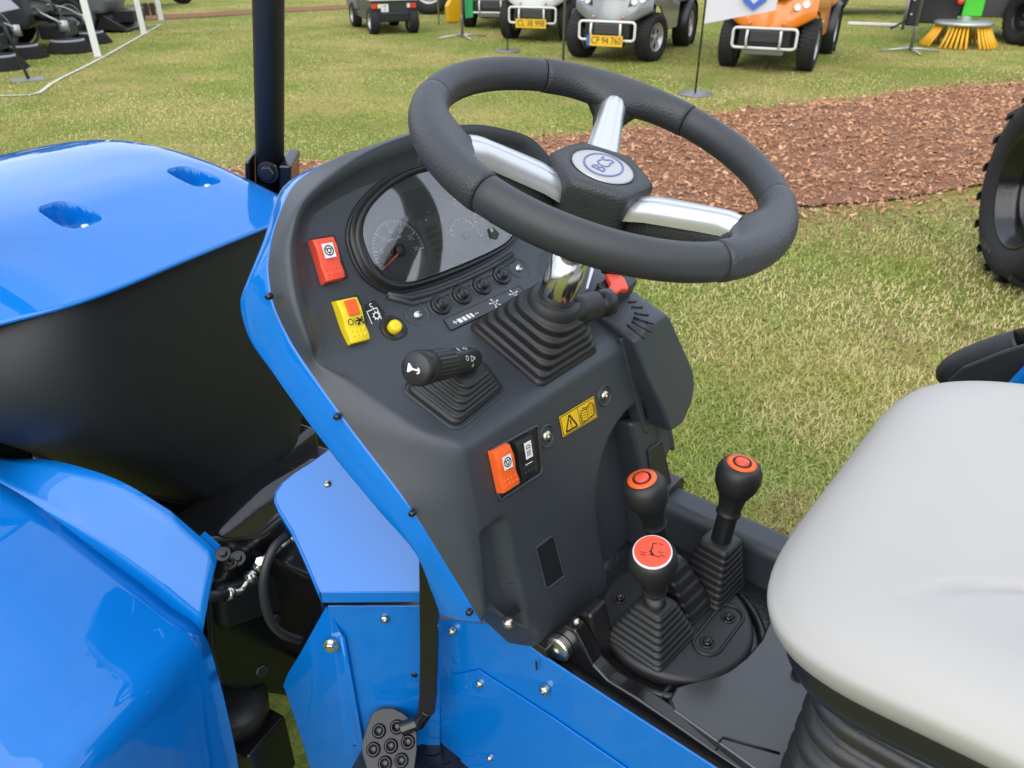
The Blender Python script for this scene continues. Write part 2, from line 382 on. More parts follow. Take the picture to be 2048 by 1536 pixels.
# ribs on the pod top
for i, (a, b) in enumerate([((1254, 650), (1290, 677)), ((1263, 643), (1303, 664)), ((1267, 634), (1306, 648)), ((1269, 626), (1297, 630)), ((1264, 614), (1285, 614)), ((1258, 604), (1272, 602))]):
    P = PN(np.cross(r0[2] - r0[1], r1[1] - r0[1]), r0[1] + np.array([0, 0, .001])); p0 = at(*a, P); p1 = at(*b, P); m_ = MB()
    tube(m_, [p0, lerp(p0, p1, .5), p1], .0016, 'black', 8); m_.build('grip_rib', pod)
# throttle lever: black fork with red-orange insert
mb = MB(); P = PPo(.018)
base = [at(x, y, P) for x, y in ((1180, 595), (1212, 632), (1262, 590), (1240, 548))]
slab(mb, base, n_pp * .026, 'black')
slab(mb, [at(x, y, PPo(.044)) for x, y in ((1178, 585), (1186, 600), (1200, 612), (1206, 600))], n_pp * .008, 'black')
thr = mb.build('throttle_lever', tractor, bevel=.004, seg=3)
mb = MB(); slab(mb, [at(x, y, PPo(.0445)) for x, y in ((1206, 553), (1216, 575), (1212, 590), (1226, 597), (1240, 588), (1254, 588), (1246, 566), (1226, 553))], n_pp * .009, 'red')
mb.build('throttle_insert', thr, bevel=.003, seg=2)
mb = MB(); slab(mb, [at(x, y, PPo(.05)) for x, y in ((1198, 547), (1216, 552), (1240, 554), (1244, 545), (1215, 541))], n_pp * .010, 'black'); mb.build('throttle_cap', thr, bevel=.003)
mb = MB(); slab(mb, [at(x, y, PPo(.012)) for x, y in ((1165, 590), (1170, 592), (1182, 552), (1176, 545))], n_pp * .012, 'alu'); mb.build('bracket_plate', tractor, bevel=.0008)

# ---- groove-wall beside the plate on the right
mb = MB()
slab(mb, [rfz(.112, 1.052, .002), rfz(.128, 1.05, .002), rfz(.152, .90, .001), rfz(.140, .905, .001)], n_rf * -.02 + np.array([0, 0, 0]), 'console')
mb.build('console_rib', dash, bevel=.003, seg=2)

# ---- instrument cluster
def bez(x0, xtop):  # closed outline in (x, v) of the D shaped cluster scaled
    pts = [(-.136, .090), (-.131, .112), (-.113, .132), (-.082, .148), (-.042, .159), (0, .162), (.042, .159), (.082, .148), (.113, .132), (.131, .112), (.136, .090), (.133, .066), (.118, .046), (.097, .036), (.06, .031), (0, .029), (-.06, .031), (-.097, .036), (-.118, .046), (-.133, .066)]
    return pts
bz = np.array(bez(0, 0)); cen = np.array([0, .092])
def closed_cat(p, n):
    p = [np.array(a) for a in p]; k = len(p); out = []
    for i in range(k):
        a, b, c, d = p[i - 1], p[i], p[(i + 1) % k], p[(i + 2) % k]
        for j in range(n):
            t = j / n; out.append(.5 * (2 * b + (-a + c) * t + (2 * a - 5 * b + 4 * c - d) * t * t + (-a + 3 * b - 3 * c + d) * t ** 3))
    return out
bzd = closed_cat(bz, 4)
def ins(p, d):  # move the outline inwards by about d
    v = p - cen; L = np.linalg.norm(v / np.array([1.5, 1.])); s = 1 - d / max(L, .02) * .62; return cen + v * s
def ring(d, o, tilt=0.0): return [uf(q[0], q[1], o - tilt * (q[1] - .09)) for q in (ins(p, d) for p in bzd)]
mb = MB()
quads(mb, [ring(-.010, .0005), ring(-.009, .003), ring(-.007, .0035), ring(-.005, .002), ring(-.003, .0025), ring(-.001, .008), ring(.001, .0105), ring(.004, .011), ring(.008, .008), ring(.0105, .003), ring(.011, .001)], 'black', close=True)
bzl = mb.build('cluster_bezel', dash)
mb = MB(); rr = ring(.0105, .0015); mb.add(rr, [tuple(range(len(rr)))], 'dial', False); 
# printed and moulded features of the dial plate
O = .0022
def dialf(x, v, r, a0, a1, n, big, m='faint', needle=None, nums=()):
    c = uf(x, v, O); arc_strip(mb, uf(x, v, O - .0004), ex, e_uf, 0.0, r * 1.08, 0, 2 * math.pi, 'dial2', 40)
    arc_strip(mb, c, ex, e_uf, r * 1.05, r * 1.08, -.6, math.pi + .9, 'black', 40)
    arc_strip(mb, c, ex, e_uf, r * .96, r * .975, a1, a0, m, 40)
    for k in range(n + 1):
        a = a0 + (a1 - a0) * k / n; d = ex * math.cos(a) + e_uf * math.sin(a); t = nrm(np.cross(d, n_uf)); L = .80 if k % big == 0 else .88; w = .0007 if k % big == 0 else .0004
        mb.add([uf(x, v, O + .0002) + d * r * .96 - t * w, uf(x, v, O + .0002) + d * r * .96 + t * w, uf(x, v, O + .0002) + d * r * L + t * w, uf(x, v, O + .0002) + d * r * L - t * w], [(0, 1, 2, 3)], m, False)
    for s, a in nums: put_text(mb, s, r * .19, uf(x, v, O + .0002) + (ex * math.cos(a) + e_uf * math.sin(a)) * r * .66, ex, e_uf, m)
    if needle is not None:
        d = ex * math.cos(needle) + e_uf * math.sin(needle); t = np.cross(d, n_uf); c2 = uf(x, v, O + .004)
        mb.add([c2 - t * .0011, c2 + t * .0011, c2 + d * r * .93 + t * .0004, c2 + d * r * .93 - t * .0004], [(0, 1, 2, 3)], 'red', False)
    lathe(mb, [(r * .2, 0), (r * .2, .004), (r * .16, .0055), (.0002, .006)], c, n_uf, 'black', 20)
A0, A1 = R(200), R(-10)
dialf(-.079, .077, .038, A0, A1, 30, 5, needle=R(200), nums=[(s, A0 + (A1 - A0) * k / 6) for k, s in ((1, '5'), (2, '10'), (3, '15'), (4, '20'), (5, '25'), (6, '30'))])
put_text(mb, 'RPM x 100', .0048, uf(-.079, .092, O + .0003), ex, e_uf, 'white')
dialf(.028, .066, .024, R(160), R(20), 8, 2, nums=[('0', R(160)), ('1', R(20))])
arc_strip(mb, uf(.028, .066, O + .0003), ex, e_uf, .0205, .0235, R(20), R(48), 'red', 8)
dialf(.052, .100, .024, R(160), R(20), 8, 2)
dialf(.085, .070, .034, A0, A1, 24, 4)
# central display and raised panel lines
mb.add([uf(x, v, O) for x, v in ((-.048, .105), (.004, .105), (.004, .140), (-.040, .140))], [(0, 1, 2, 3)], 'dial2', False)
for k in range(5): mb.add([uf(-.030 + dx, .050 + k * .009 + dv, O) for dx, dv in ((0, 0), (.022, 0), (.022, .006), (0, .006))], [(0, 1, 2, 3)], 'dial2', False)
put_text(mb, 'E', .006, uf(.010, .079, O + .0003), ex, e_uf, 'white')
mb.build('dial_plate', dash)
mb = MB(); quads(mb, [ring(.0115, .0075), ring(.0115, .0065)], 'glass', close=True)
ra = ring(.0112, .0086, .05); rb = ring(.0112, .0072, .05); mb = MB(); mb.add(ra, [tuple(range(len(ra)))], 'glass', False); mb.add(rb, [tuple(range(len(rb)))[::-1]], 'glass', False); k = len(ra)
mb.add(ra + rb, [(i, (i + 1) % k, (i + 1) % k + k, i + k) for i in range(k)], 'glass', False)
mb.build('cluster_glass', dash, weld=True)
mb = MB()
for k in range(34):
    a = rng.random() * 6.283; q = math.sqrt(rng.random()) * .92; x, v = .115 * q * math.cos(a), .092 + .052 * q * math.sin(a); p = uf(x, v, .0090 - .05 * (v - .09)); rr_ = .00022 + .0006 * rng.random() ** 3
    mb.add([p + (ex * math.cos(t) + e_uf * math.sin(t)) * rr_ for t in (0, 1.26, 2.5, 3.8, 5.0)], [(0, 1, 2, 3, 4)], 'white', False)
tag(mb.build('glass_specks', dash), kind='stuff')
# stepped moulding under the cluster
for dv, oo in ((.016, .0022), (.0085, .002)):
    mb = MB(); tube(mb, [uf(x, v, oo * .35) for x, v in ((-.118, .040 - .4 * (.024 - dv)), (-.09, dv + .006), (-.05, dv + .001), (0, dv), (.05, dv + .001), (.10, dv + .006))], .0035, 'console', 8); mb.build('moulded_step', dash)
# small symbol lens right of the glass
mb = MB(); slab(mb, [at(x, y, UFo(.010)) for x, y in ((976, 458), (984, 455), (997, 468), (993, 479), (980, 476))], n_uf * .002, 'ink'); 
put_text(mb, '*', .014, at(985, 464, UFo(.0125)), ex, e_uf, 'white'); mb.build('warning_lamp', dash)

# ---- rocker switches
def rocker(name, c4, P, m, thick=.011, label=None, face=None):
    n = P[0]; p = [at(x, y, (P[0], P[1] + thick * .9)) - P[0] * thick * .9 for x, y in c4]  # tl, tr, br, bl
    mb = MB(); rows = []
    for t, h in ((0, .35), (.02, .75), (.25, 1.0), (.45, .95), (.62, .80), (.85, 1.0), (.97, .9), (1.0, .3)):
        a = lerp(p[0], p[3], t); b = lerp(p[1], p[2], t)
        rows.append([a, a + n * thick * h * .9 + (b - a) * .02, lerp(a, b, .1) + n * thick * h, lerp(a, b, .9) + n * thick * h, b + n * thick * h * .9 - (b - a) * .02, b])
    quads(mb, rows, m, smooth=True); mb.add([rows[0][i] for i in range(6)], [(0, 1, 2, 3, 4, 5)], m); mb.add([rows[-1][i] for i in range(6)], [(5, 4, 3, 2, 1, 0)], m)
    u = nrm(p[1] - p[0]); v = nrm(p[0] - p[3])
    def loc(a, t, o=0):
        h = np.interp(t, [0, .02, .25, .45, .62, .85, .97, 1], [.35, .75, 1, .95, .8, 1, .9, .3]); return lerp(lerp(p[0], p[3], t), lerp(p[1], p[2], t), a) + n * (thick * h + o)
    for t0 in (.72, .83):   # moulded grip dots
        for k in range(4): lathe(mb, [(.0016, 0), (.0012, .0008), (.0002, .001)], loc(.2 + .2 * k, t0), n, m, 8, caps=False)
    for k in range(4): lathe(mb, [(.0014, 0), (.001, .0007), (.0002, .0009)], loc(.2 + .2 * k, .10), n, m, 8, caps=False)
    if face: face(mb, loc, u, v, n)
    o = mb.build(name, dash, bevel=.0012, seg=2, angle=40)
    if label: o['label'] = label
    return o
def wheel_icon(mb, loc, u, v, n):
    c = loc(.5, .32, .0006); mb.add([c - u * .0072 - v * .008, c + u * .0072 - v * .008, c + u * .0072 + v * .008, c - u * .0072 + v * .008], [(0, 1, 2, 3)], 'white', False)
    c = c + n * .0004; arc_strip(mb, c, u, v, .0046, .0058, 0, 6.2832, 'ink'); arc_strip(mb, c, u, v, .0018, .0030, 0, 6.2832, 'ink', 12)
    for a in (0.5, 2.6, 4.7): d = u * math.cos(a) + v * math.sin(a); t = np.cross(d, n) * .0005; mb.add([c + d * .002 - t, c + d * .002 + t, c + d * .0048 + t, c + d * .0048 - t], [(0, 1, 2, 3)], 'ink', False)
def pto_icon(mb, loc, u, v, n):
    c = loc(.5, .22, -.0005); slab(mb, [c - u * .0068 - v * .0085, c + u * .0068 - v * .0085, c + u * .0068 + v * .0085, c - u * .0068 + v * .0085], n * .004, 'orange')
    c = loc(.5, .52, .0008)
    arc_strip(mb, c - u * .006, u, v, .0026, .0036, 0, 6.2832, 'ink', 14)
    for dx, dy, w, h in ((-.0005, 0, .0008, .009), (.0055, 0, .010, .0016), (.0035, .0036, .003, .003), (.0035, -.0036, .003, .003), (.0095, .0033, .0022, .0035), (.0095, -.0033, .0022, .0035), (.006, 0, .004, .004)):
        q = c + u * dx + v * dy; mb.add([q - u * w / 2 - v * h / 2, q + u * w / 2 - v * h / 2, q + u * w / 2 + v * h / 2, q - u * w / 2 + v * h / 2], [(0, 1, 2, 3)], 'ink', False)
def lamp_icon(mb, loc, u, v, n):
    c = loc(.52, .30, .0006); mb.add([c - u * .006 - v * .010, c + u * .006 - v * .010, c + u * .006 + v * .010, c - u * .006 + v * .010], [(0, 1, 2, 3)], 'white', False)
    c = c + n * .0004 + v * .003; arc_strip(mb, c, u, v, .0026, .0036, 0, math.pi, 'ink', 12)
    mb.add([c - u * .0036 - v * .001, c + u * .0036 - v * .001, c + u * .0036, c - u * .0036], [(0, 1, 2, 3)], 'ink', False)
    for k in range(4): q = c + u * (-.0032 + k * .0018) - v * .0065; mb.add([q - u * .0003 - v * .0035, q + u * .0004 - v * .0035, q + u * .0010 + v * .0035, q + u * .0003 + v * .0035], [(0, 1, 2, 3)], 'ink', False)
    c = loc(.5, .66, .0004); mb.add([c - u * .006 - v * .0005, c + u * .006 - v * .0005, c + u * .006 + v * .0005, c - u * .006 + v * .0005], [(0, 1, 2, 3)], 'white', False)
def pocket(c4, P, o=.0015, m='ink'):
    p = [at(x, y, P) for x, y in c4]; mb = MB(); slab(mb, [q + P[0] * -.002 for q in p], P[0] * (.002 + o), m); return mb.build('switch_pocket', dash, bevel=.002, seg=2)
pocket(((616, 479), (668, 468), (697, 556), (650, 572)), UF); rocker('rocker_switch', ((626, 477), (670, 470), (693, 556), (653, 566)), UF, 'red', .013, 'red-orange rocker switch left of the instrument cluster', wheel_icon)
pocket(((664, 601), (716, 589), (747, 680), (699, 694)), UF); rocker('rocker_switch', ((674, 600), (717, 591), (743, 680), (703, 690)), UF, 'yellow', .013, 'yellow rocker switch with orange lock tab', pto_icon)
p4 = [at(x, y, RF) for x, y in ((983, 902), (1072, 853), (1080, 944), (1000, 996))]
mb = MB(); slab(mb, [q - n_rf * .003 for q in p4], n_rf * .0042, 'ink'); pk = mb.build('switch_pocket', dash, bevel=.002, seg=2)
mb = MB(); cc = sum(p4) / 4; tube(mb, [c_ + (c_ - cc) * .06 + n_rf * .001 for c_ in resample(p4 + [p4[0]], 41)[:-1]], .0022, 'console', 8, closed=True); mb.build('pocket_rim', dash)
rocker('rocker_switch', ((990, 906), (1024, 888), (1042, 968), (1008, 990)), RFo(.001), 'orange', .012, 'orange rocker switch on the rear face', wheel_icon)
rocker('rocker_switch', ((1034, 886), (1067, 868), (1078, 942), (1046, 962)), RFo(.001), 'black', .011, 'black work lamp rocker switch', lamp_icon)

# ---- printed plate beside the yellow switch, yellow button, row of buttons
mb = MB(); slab(mb, [at(x, y, UF) for x, y in ((729, 610), (748, 600), (770, 626), (763, 642), (744, 650))], n_uf * .0014, 'ink')
put_text(mb, 'S', .011, at(743, 614, UFo(.0018)), ex, e_uf, 'white')
c = at(753, 631, UFo(.0018)); arc_strip(mb, c, ex, e_uf, .0028, .0042, 0, 6.2832, 'white', 14)
for k in range(8): a = k * math.pi / 4; d = ex * math.cos(a) + e_uf * math.sin(a); t = np.cross(d, n_uf) * .0006; mb.add([c + d * .004 - t, c + d * .004 + t, c + d * .0056 + t, c + d * .0056 - t], [(0, 1, 2, 3)], 'white', False)
for dx, dy, w, h in ((-.010, 0, .0012, .017), (-.003, .008, .015, .0012), (-.006, -.008, .008, .0012), (.0045, .001, .0012, .014)):
    q = c + ex * dx + e_uf * dy; mb.add([q - ex * w / 2 - e_uf * h / 2, q + ex * w / 2 - e_uf * h / 2, q + ex * w / 2 + e_uf * h / 2, q - ex * w / 2 + e_uf * h / 2], [(0, 1, 2, 3)], 'white', False)
mb.build('symbol_plate', dash)
n_row = nrm(n_uf + n_pp); e_row = np.cross(n_row, ex)
def bpoint(px, py, v=0.0): return at(px, py, PL(42, HIN, .0050 + v))
def cup(px, py, r=.0155, P=None, n=None):
    n = n_row if n is None else n; c = bpoint(px, py) if P is None else at(px, py, P)
    mb = MB(); lathe(mb, [(r * 1.12, -.002), (r * 1.10, .0012), (r, .0022), (r * .9, .0008), (r * .84, -.002)], c, n, 'console', 28, caps=False); lathe(mb, [(r * .84, -.002), (r * .8, -.0022), (.0005, -.0024)], c, n, 'ink', 28, caps=False)
    mb.build('button_cup', dash); return c, n
for i, (px, py) in enumerate(((835, 630), (880, 612), (922, 592), (962, 573), (1001, 553), (1037, 537))):
    c, n = cup(px, py)
    if i in (0, 5):
        bolt(dash, c - n * .003, n, .0075, .007, 'zinc', 'socket_screw')
    else:
        mb = MB(); lathe(mb, [(.0132, -.003), (.0132, .0028), (.012, .0042), (.0098, .0045), (.0088, .0038), (.0072, .0042), (.0068, .0095), (.0058, .0108), (.0002, .0112)], c, n, 'black', 26, caps=False); mb.build('push_button', dash)
c = at(787, 657, PL(42, uf(0, 0), .0058)); mb = MB(); lathe(mb, [(.0170, -.004), (.0168, .0012), (.0150, .0026), (.0130, .0022), (.0115, .0005), (.0002, 0)], c, n_row, 'ink', 28, caps=False); ck = mb.build('button_collar', dash)
mb = MB(); lathe(mb, [(.0080, 0), (.0080, .006), (.0070, .0085), (.0045, .0094), (.0002, .0097)], c, n_row, 'yellow', 26, caps=False); mb.build('push_button', dash)['label'] = 'yellow push button'

# ---- strip of symbols under the buttons
mb = MB(); q = [at(x, y, PPo(.0008)) for x, y in ((886, 640), (1037, 573), (1055, 590), (902, 661))]
m_strip = mat('strip_print', (0.040, 0.043, 0.049), rough=0.35); M['strip'] = m_strip
slab(mb, q, n_pp * .0008, 'strip')
for a, b in zip(q, q[1:] + q[:1]): tube(mb, [a + n_pp * .0009, lerp(a, b, .5) + n_pp * .0009, b + n_pp * .0009], .00045, 'ink', 5)
put_text(mb, '+', .014, at(911, 645, PPo(.002)), ex, e_pp, 'white')
for k, (px, py, w) in enumerate(((920, 641, .0062), (929, 637, .0052), (937, 633, .0044), (944, 630, .0036))): c = at(px, py, PPo(.002)); mb.add([c - ex * w * .5 - e_pp * .0035, c + ex * w * .5 - e_pp * .0035, c + ex * w * .5 + e_pp * .0035, c - ex * w * .5 + e_pp * .0035], [(0, 1, 2, 3)], 'white', False)
put_text(mb, '~', .012, at(953, 626, PPo(.002)), ex, e_pp, 'white')
for px, py in ((990, 606), (1029, 588)):
    c = at(px, py, PPo(.002)); arc_strip(mb, c, ex, e_pp, .0022, .003, 0, 6.28, 'white', 12)
    for k in range(5): d = ex * math.cos(k * 1.256 + .3) + e_pp * math.sin(k * 1.256 + .3); t = np.cross(d, n_pp) * .0005; mb.add([c + d * .004 - t, c + d * .004 + t, c + d * .0085 + t * 2.4, c + d * .0085 - t * 2.4], [(0, 1, 2, 3)], 'white', False)
mb.build('symbol_strip', dash)

# ---- rear face: socket screws, warning sticker, vents
for px, py in ((1093, 872), (1209, 791)):
    c, n = cup(px, py, .0130, RFo(.0004), n_rf); bolt(dash, c - n * .002, n, .0085, .006, 'yzinc', 'socket_screw')
mb = MB(); P = RFo(.0010); q = [at(x, y, P) for x, y in ((1118, 834), (1187, 792), (1194, 834), (1126, 874))]
slab(mb, q, n_rf * .0005, 'sticker')
def in4(a, b, o=.0007): return lerp(lerp(q[0], q[1], a), lerp(q[3], q[2], a), b) + n_rf * o
def line4(a0, b0, a1, b1, w=.0005, m='ink'):
    p0 = in4(a0, b0); p1 = in4(a1, b1); t = nrm(np.cross(p1 - p0, n_rf)) * w; mb.add([p0 - t, p0 + t, p1 + t, p1 - t], [(0, 1, 2, 3)], m, False)
for s in (((.02, .05), (.98, .05)), ((.98, .05), (.98, .95)), ((.98, .95), (.02, .95)), ((.02, .95), (.02, .05)), ((.5, .05), (.5, .95))): line4(*s[0], *s[1])
for s in (((.10, .86), (.25, .16)), ((.25, .16), (.42, .86)), ((.42, .86), (.10, .86))): line4(*s[0], *s[1], .0012)
line4(.255, .40, .26, .64, .0011); line4(.262, .70, .264, .77, .0011)
for s in (((.57, .30), (.57, .82)), ((.57, .30), (.74, .36)), ((.74, .36), (.92, .22)), ((.92, .22), (.92, .74)), ((.57, .82), (.74, .86)), ((.74, .86), (.92, .74)), ((.74, .36), (.74, .86)), ((.62, .22), (.74, .30)), ((.74, .30), (.88, .14)), ((.54, .40), (.54, .90)), ((.54, .90), (.95, .82)), ((.95, .82), (.95, .32))): line4(*s[0], *s[1], .0006)
for k in range(3): line4(.60, .44 + .12 * k, .71, .47 + .12 * k, .0004); line4(.77, .45 + .12 * k, .89, .36 + .12 * k, .0004)
mb.build('warning_sticker', dash)
for c4 in (((1072, 1097), (1105, 1072), (1126, 1150), (1092, 1176)), ((1297, 902), (1322, 884), (1340, 966), (1312, 1010))):
    p = [at(x, y, RFo(.0004 if c4[0][0] < 1200 else .0006)) for x, y in c4]; mb = MB(); slab(mb, [a - n_rf * .004 for a in p], n_rf * .0052, 'black'); cc = sum(p) / 4
    tube(mb, [a + (a - cc) * .05 + n_rf * .0006 for a in resample(p + [p[0]], 33)[:-1]], .0016, 'console', 6, closed=True); mb.build('vent_insert', dash, bevel=.0015)

mb = MB(); slab(mb, [at(x, y, RFo(-.001)) for x, y in ((1262, 846), (1322, 832), (1331, 900), (1346, 992), (1350, 1075), (1300, 1100), (1288, 960))], -n_rf * .05, 'console'); mb.build('console_cheek', dash, bevel=.006, seg=3)
# ---- steering column, boot, tilt knob
SWC = np.array([0, 0, 1.3115]); SWN = nrm([0, -.3176, .9482]); SWU = nrm(np.cross([1, 0, 0], SWN)); SWV = np.array([-1., 0, 0])
def swp(deg, r, L=0.0): return SWC - SWN * L + (SWV * math.cos(R(deg)) + SWU * math.sin(R(deg))) * r
mb = MB(); lathe(mb, [(.0215, .100), (.0215, .225)], SWC, -SWN, 'chrome', 32)
colm = mb.build('steering_column', tractor)
mb = MB(); lathe(mb, [(.040, .066), (.036, .082), (.030, .096), (.0285, .108), (.025, .113), (.021, .114)], SWC, -SWN, 'black', 32, caps=False); mb.build('column_collar', colm)
# rubber gaiter: rounded square rings that step down to the plate
def rsq(hx, hy, rad, n=6):
    out = []
    for sx, sy, a0 in ((1, 1, 0), (-1, 1, 90), (-1, -1, 180), (1, -1, 270)):
        for k in range(n + 1):
            a = R(a0 + 90 * k / n); out.append((sx * (hx - rad) + rad * math.cos(a), sy * (hy - rad) + rad * math.sin(a)))
    return out
def gaiter(name, parent, base_c, base_n, u, top_c, hx, hy, tx, ty, steps, m='rubber', rad0=.012, rad1=.02, amp=.25, first=.006):
    mb = MB(); rows = []; base_c = np.array(base_c, float); top_c = np.array(top_c, float); n = nrm(base_n); u = nrm(u - n * (np.array(u) @ n)); v = np.cross(n, u)
    def ringat(t, sx, sy, rad, lift=0):
        c = lerp(base_c, top_c, t); rad = min(rad, .98 * min(sx, sy)); return [c + u * a + v * b + n * lift for a, b in rsq(sx, sy, rad)]
    rows.append(ringat(0, hx, hy, rad0)); rows.append(ringat(0, hx * 1.005, hy * 1.005, rad0, first * .6)); rows.append(ringat(0, hx * .97, hy * .97, rad0, first))
    for s in range(steps):
        t0, t1 = s / steps, (s + 1) / steps
        for f, sh in ((.10, .0), (.45, .02), (.62, .10), (.72, .45), (.80, .85), (.92, 1.0)):
            t = t0 + (t1 - t0) * f; k = t0 + (t1 - t0) * sh
            sx = hx * .95 + (tx - hx * .95) * k; sy = hy * .95 + (ty - hy * .95) * k; rad = rad0 + (rad1 - rad0) * k
            rows.append(ringat(t, sx, sy, rad, first))
    rows.append(ringat(1, tx * .96, ty * .96, rad1, first)); rows.append(ringat(1, tx * .8, ty * .8, rad1, first + .001))
    quads(mb, rows, m, close=True, capb=True); return mb.build(name, parent)
bc = (at(950, 657, PP) + at(1197, 700, PP)) / 2 + np.array([-.004, .003, 0])
gaiter('column_gaiter', colm, bc, n_pp, ex, SWC - SWN * .195, .060, .060, .034, .034, 5, rad0=.010, rad1=.032)
mb = MB(); lathe(mb, [(.038, .238), (.0365, .218), (.0345, .200), (.0330, .190), (.0310, .180), (.028, .177), (.0216, .177)], SWC, -SWN, 'rubber', 32, caps=False); mb.build('rubber_sleeve', colm)
# tilt clamp arm to the right with ribbed knob
P = PN(SWN, SWC - SWN * .198); a = at(1105, 632, P); b = at(1150, 618, P) ; d = nrm(ex * .93 + np.array([0, -.30, -.02])); a = SWC - SWN * .200 + d * .008 + np.array([0, -.012, 0])
mb = MB(); tube(mb, [a, a + d * .022, a + d * .024, a + d * .046, a + d * .048], [.019, .019, .0175, .017, .015], 'rubber', 18); mb.build('tilt_clamp_sleeve', colm)
mb = MB(); tube(mb, [a + d * .046, a + d * .052, a + d * .053, a + d * .066, a + d * .069], [.015, .0165, .017, .0165, .013], 'black', 18); mb.build('tilt_knob', colm)

# ---- steering wheel
def rimrow(deg, r, Rm=.18, n=22, flat=0.0):
    c = swp(deg, Rm); e = nrm(c - SWC); return [c + e * math.cos(2 * math.pi * k / n) * r * (1 + flat * math.cos(2 * math.pi * k / n) * 0) + SWN * math.sin(2 * math.pi * k / n) * r * 1.04 for k in range(n)]
SP = [330., 212., 98.]
# hub: six-sided soft block
mb = MB(); rows = []
def oct_ring(r, L, soft=.16):
    out = []
    for k in range(72):
        a = 2 * math.pi * k / 72; m = (a - R(2)) % (math.pi / 3); m = m - math.pi / 6; rr = r * (math.cos(math.pi / 6) / math.cos(m)) ** (1 - soft) * 1.06
        out.append(SWC - SWN * L + (SWV * math.cos(a) + SWU * math.sin(a)) * rr)
    return out
for r, L in ((.0002, .0140), (.033, .0140), (.034, .0128), (.0355, .0122), (.0450, .0126), (.0490, .0138), (.0518, .0165), (.0528, .021), (.0520, .032), (.0500, .062), (.048, .086), (.045, .092), (.03, .094), (.0002, .094)): rows.append(oct_ring(r, L, .16 if r > .04 else 1.0))
quads(mb, rows, 'leather', close=True)
wheel = mb.build('steering_wheel', tractor); wheel['label'] = 'black three-spoke steering wheel with aluminium spokes'
for s0, s1 in ((330, 98 + 360), (98, 212), (212, 330)):
    a0, a1 = s0 + 29.3, s1 - 29.3; mb = MB()
    rows = [rimrow(a0 - .3, .0135), rimrow(a0, .0140), rimrow(a0 + .05, .0162)] + [rimrow(a0 + .3 + (a1 - a0 - .6) * k / 28, .0170) for k in range(29)] + [rimrow(a1 - .05, .0162), rimrow(a1, .0140), rimrow(a1 + .3, .0135)]
    quads(mb, rows, 'rim', close=True); mb.build('rim_section', wheel)
# grips with the boss running into each spoke
for s in SP:
    mb = MB(); rows = []
    for k in range(33):
        t = -29 + 58 * k / 32; r = .0181 if 0 < k < 32 else .0175; row = rimrow(s + t, r, n=28); c = swp(s + t, .18); e = nrm(c - SWC)
        bul = math.exp(-(t / 12.5) ** 2); out = []
        for p in row:
            q = (p - c) @ e; h = (p - c) @ SWN
            if q < 0: p = p + e * q * bul * 1.15 - SWN * max(0, -q) * bul * .25
            out.append(p)
        rows.append(out)
    quads(mb, [rimrow(s - 29, .015, n=28)] + rows + [rimrow(s + 29, .015, n=28)], 'leather', close=True)
    # tongue under the aluminium cover
    rows = []
    for rr, w, L, th in ((.172, .042, -.006, .022), (.160, .034, -.004, .022), (.148, .0185, .008, .026), (.135, .0142, .016, .030), (.112, .0130, .024, .034), (.085, .0130, .033, .036), (.050, .0145, .046, .038)):
        c = swp(s, rr, L); t = nrm(np.cross(SWN, c - (SWC - SWN * L))); rows.append([c + t * w * a + SWN * th * b for a, b in ((-1, -.62), (-1.0, -.1), (-.86, .16), (-.4, .26), (0, .29), (.4, .26), (.86, .16), (1.0, -.1), (1, -.62), (0, -.75))])
    quads(mb, rows, 'leather', close=True, capa=True, capb=True)
    mb.build('rim_grip', wheel)
    # aluminium cover
    mb = MB(); rows = []
    prof = [(-1.12, -.46), (-1.10, -.30), (-1.06, -.10), (-.95, .12), (-.72, .27), (-.45, .34), (-.41, .30), (-.35, .35), (0, .38), (.35, .35), (.41, .30), (.45, .34), (.72, .27), (.95, .12), (1.06, -.10), (1.10, -.30), (1.12, -.46)]
    N = 14
    for k in range(N + 1):
        f = k / N; rr = .146 + (.044 - .146) * f; w = np.interp(rr, [.044, .09, .125, .146], [.0185, .0158, .0132, .0130]); L = np.interp(rr, [.044, .065, .085, .112, .135, .146], [.036, .0265, .0200, .0115, .0045, .002]); th = .025
        c = swp(s, rr, L); t = nrm(np.cross(SWN, c - (SWC - SWN * L)))
        e = .82 if k == 0 else (.95 if k == 1 else 1.0)
        rows.append([c + t * w * a * (1 if b < 0 else e) + SWN * (th * b + .0018) * e for a, b in prof])
    quads(mb, rows, 'alu'); mb.add(rows[0], [tuple(range(len(prof)))], 'alu'); o = mb.build('spoke_cover', wheel)
mb = MB(); c = SWC - SWN * .0134
bu = nrm(SWV * math.cos(R(212 + 90)) + SWU * math.sin(R(212 + 90))); bv = nrm(np.cross(SWN, bu))
lathe(mb, [(.0325, .0), (.0322, .0012), (.030, .0018), (.02, .0026), (.0002, .0029)], c, SWN, 'badge', 48, caps=False)
# emblem: ring and letters, read from the driver's seat turned with the wheel
wang = R(14); tu = nrm(ex * math.cos(wang) + np.cross(SWN, ex) * math.sin(wang)); tv = np.cross(SWN, tu); ce = c + SWN * .0032
rows = []
for k in range(65):
    a = 2 * math.pi * k / 64; rows.append([ce + tu * math.cos(a) * .0262 + tv * math.sin(a) * .0205, ce + tu * math.cos(a) * .0240 + tv * math.sin(a) * .0186])
quads(mb, rows, 'navy', smooth=False); put_text(mb, 'BCS', .0205, ce + SWN * .0001, tu, tv, 'navy')
mb.build('badge', wheel)

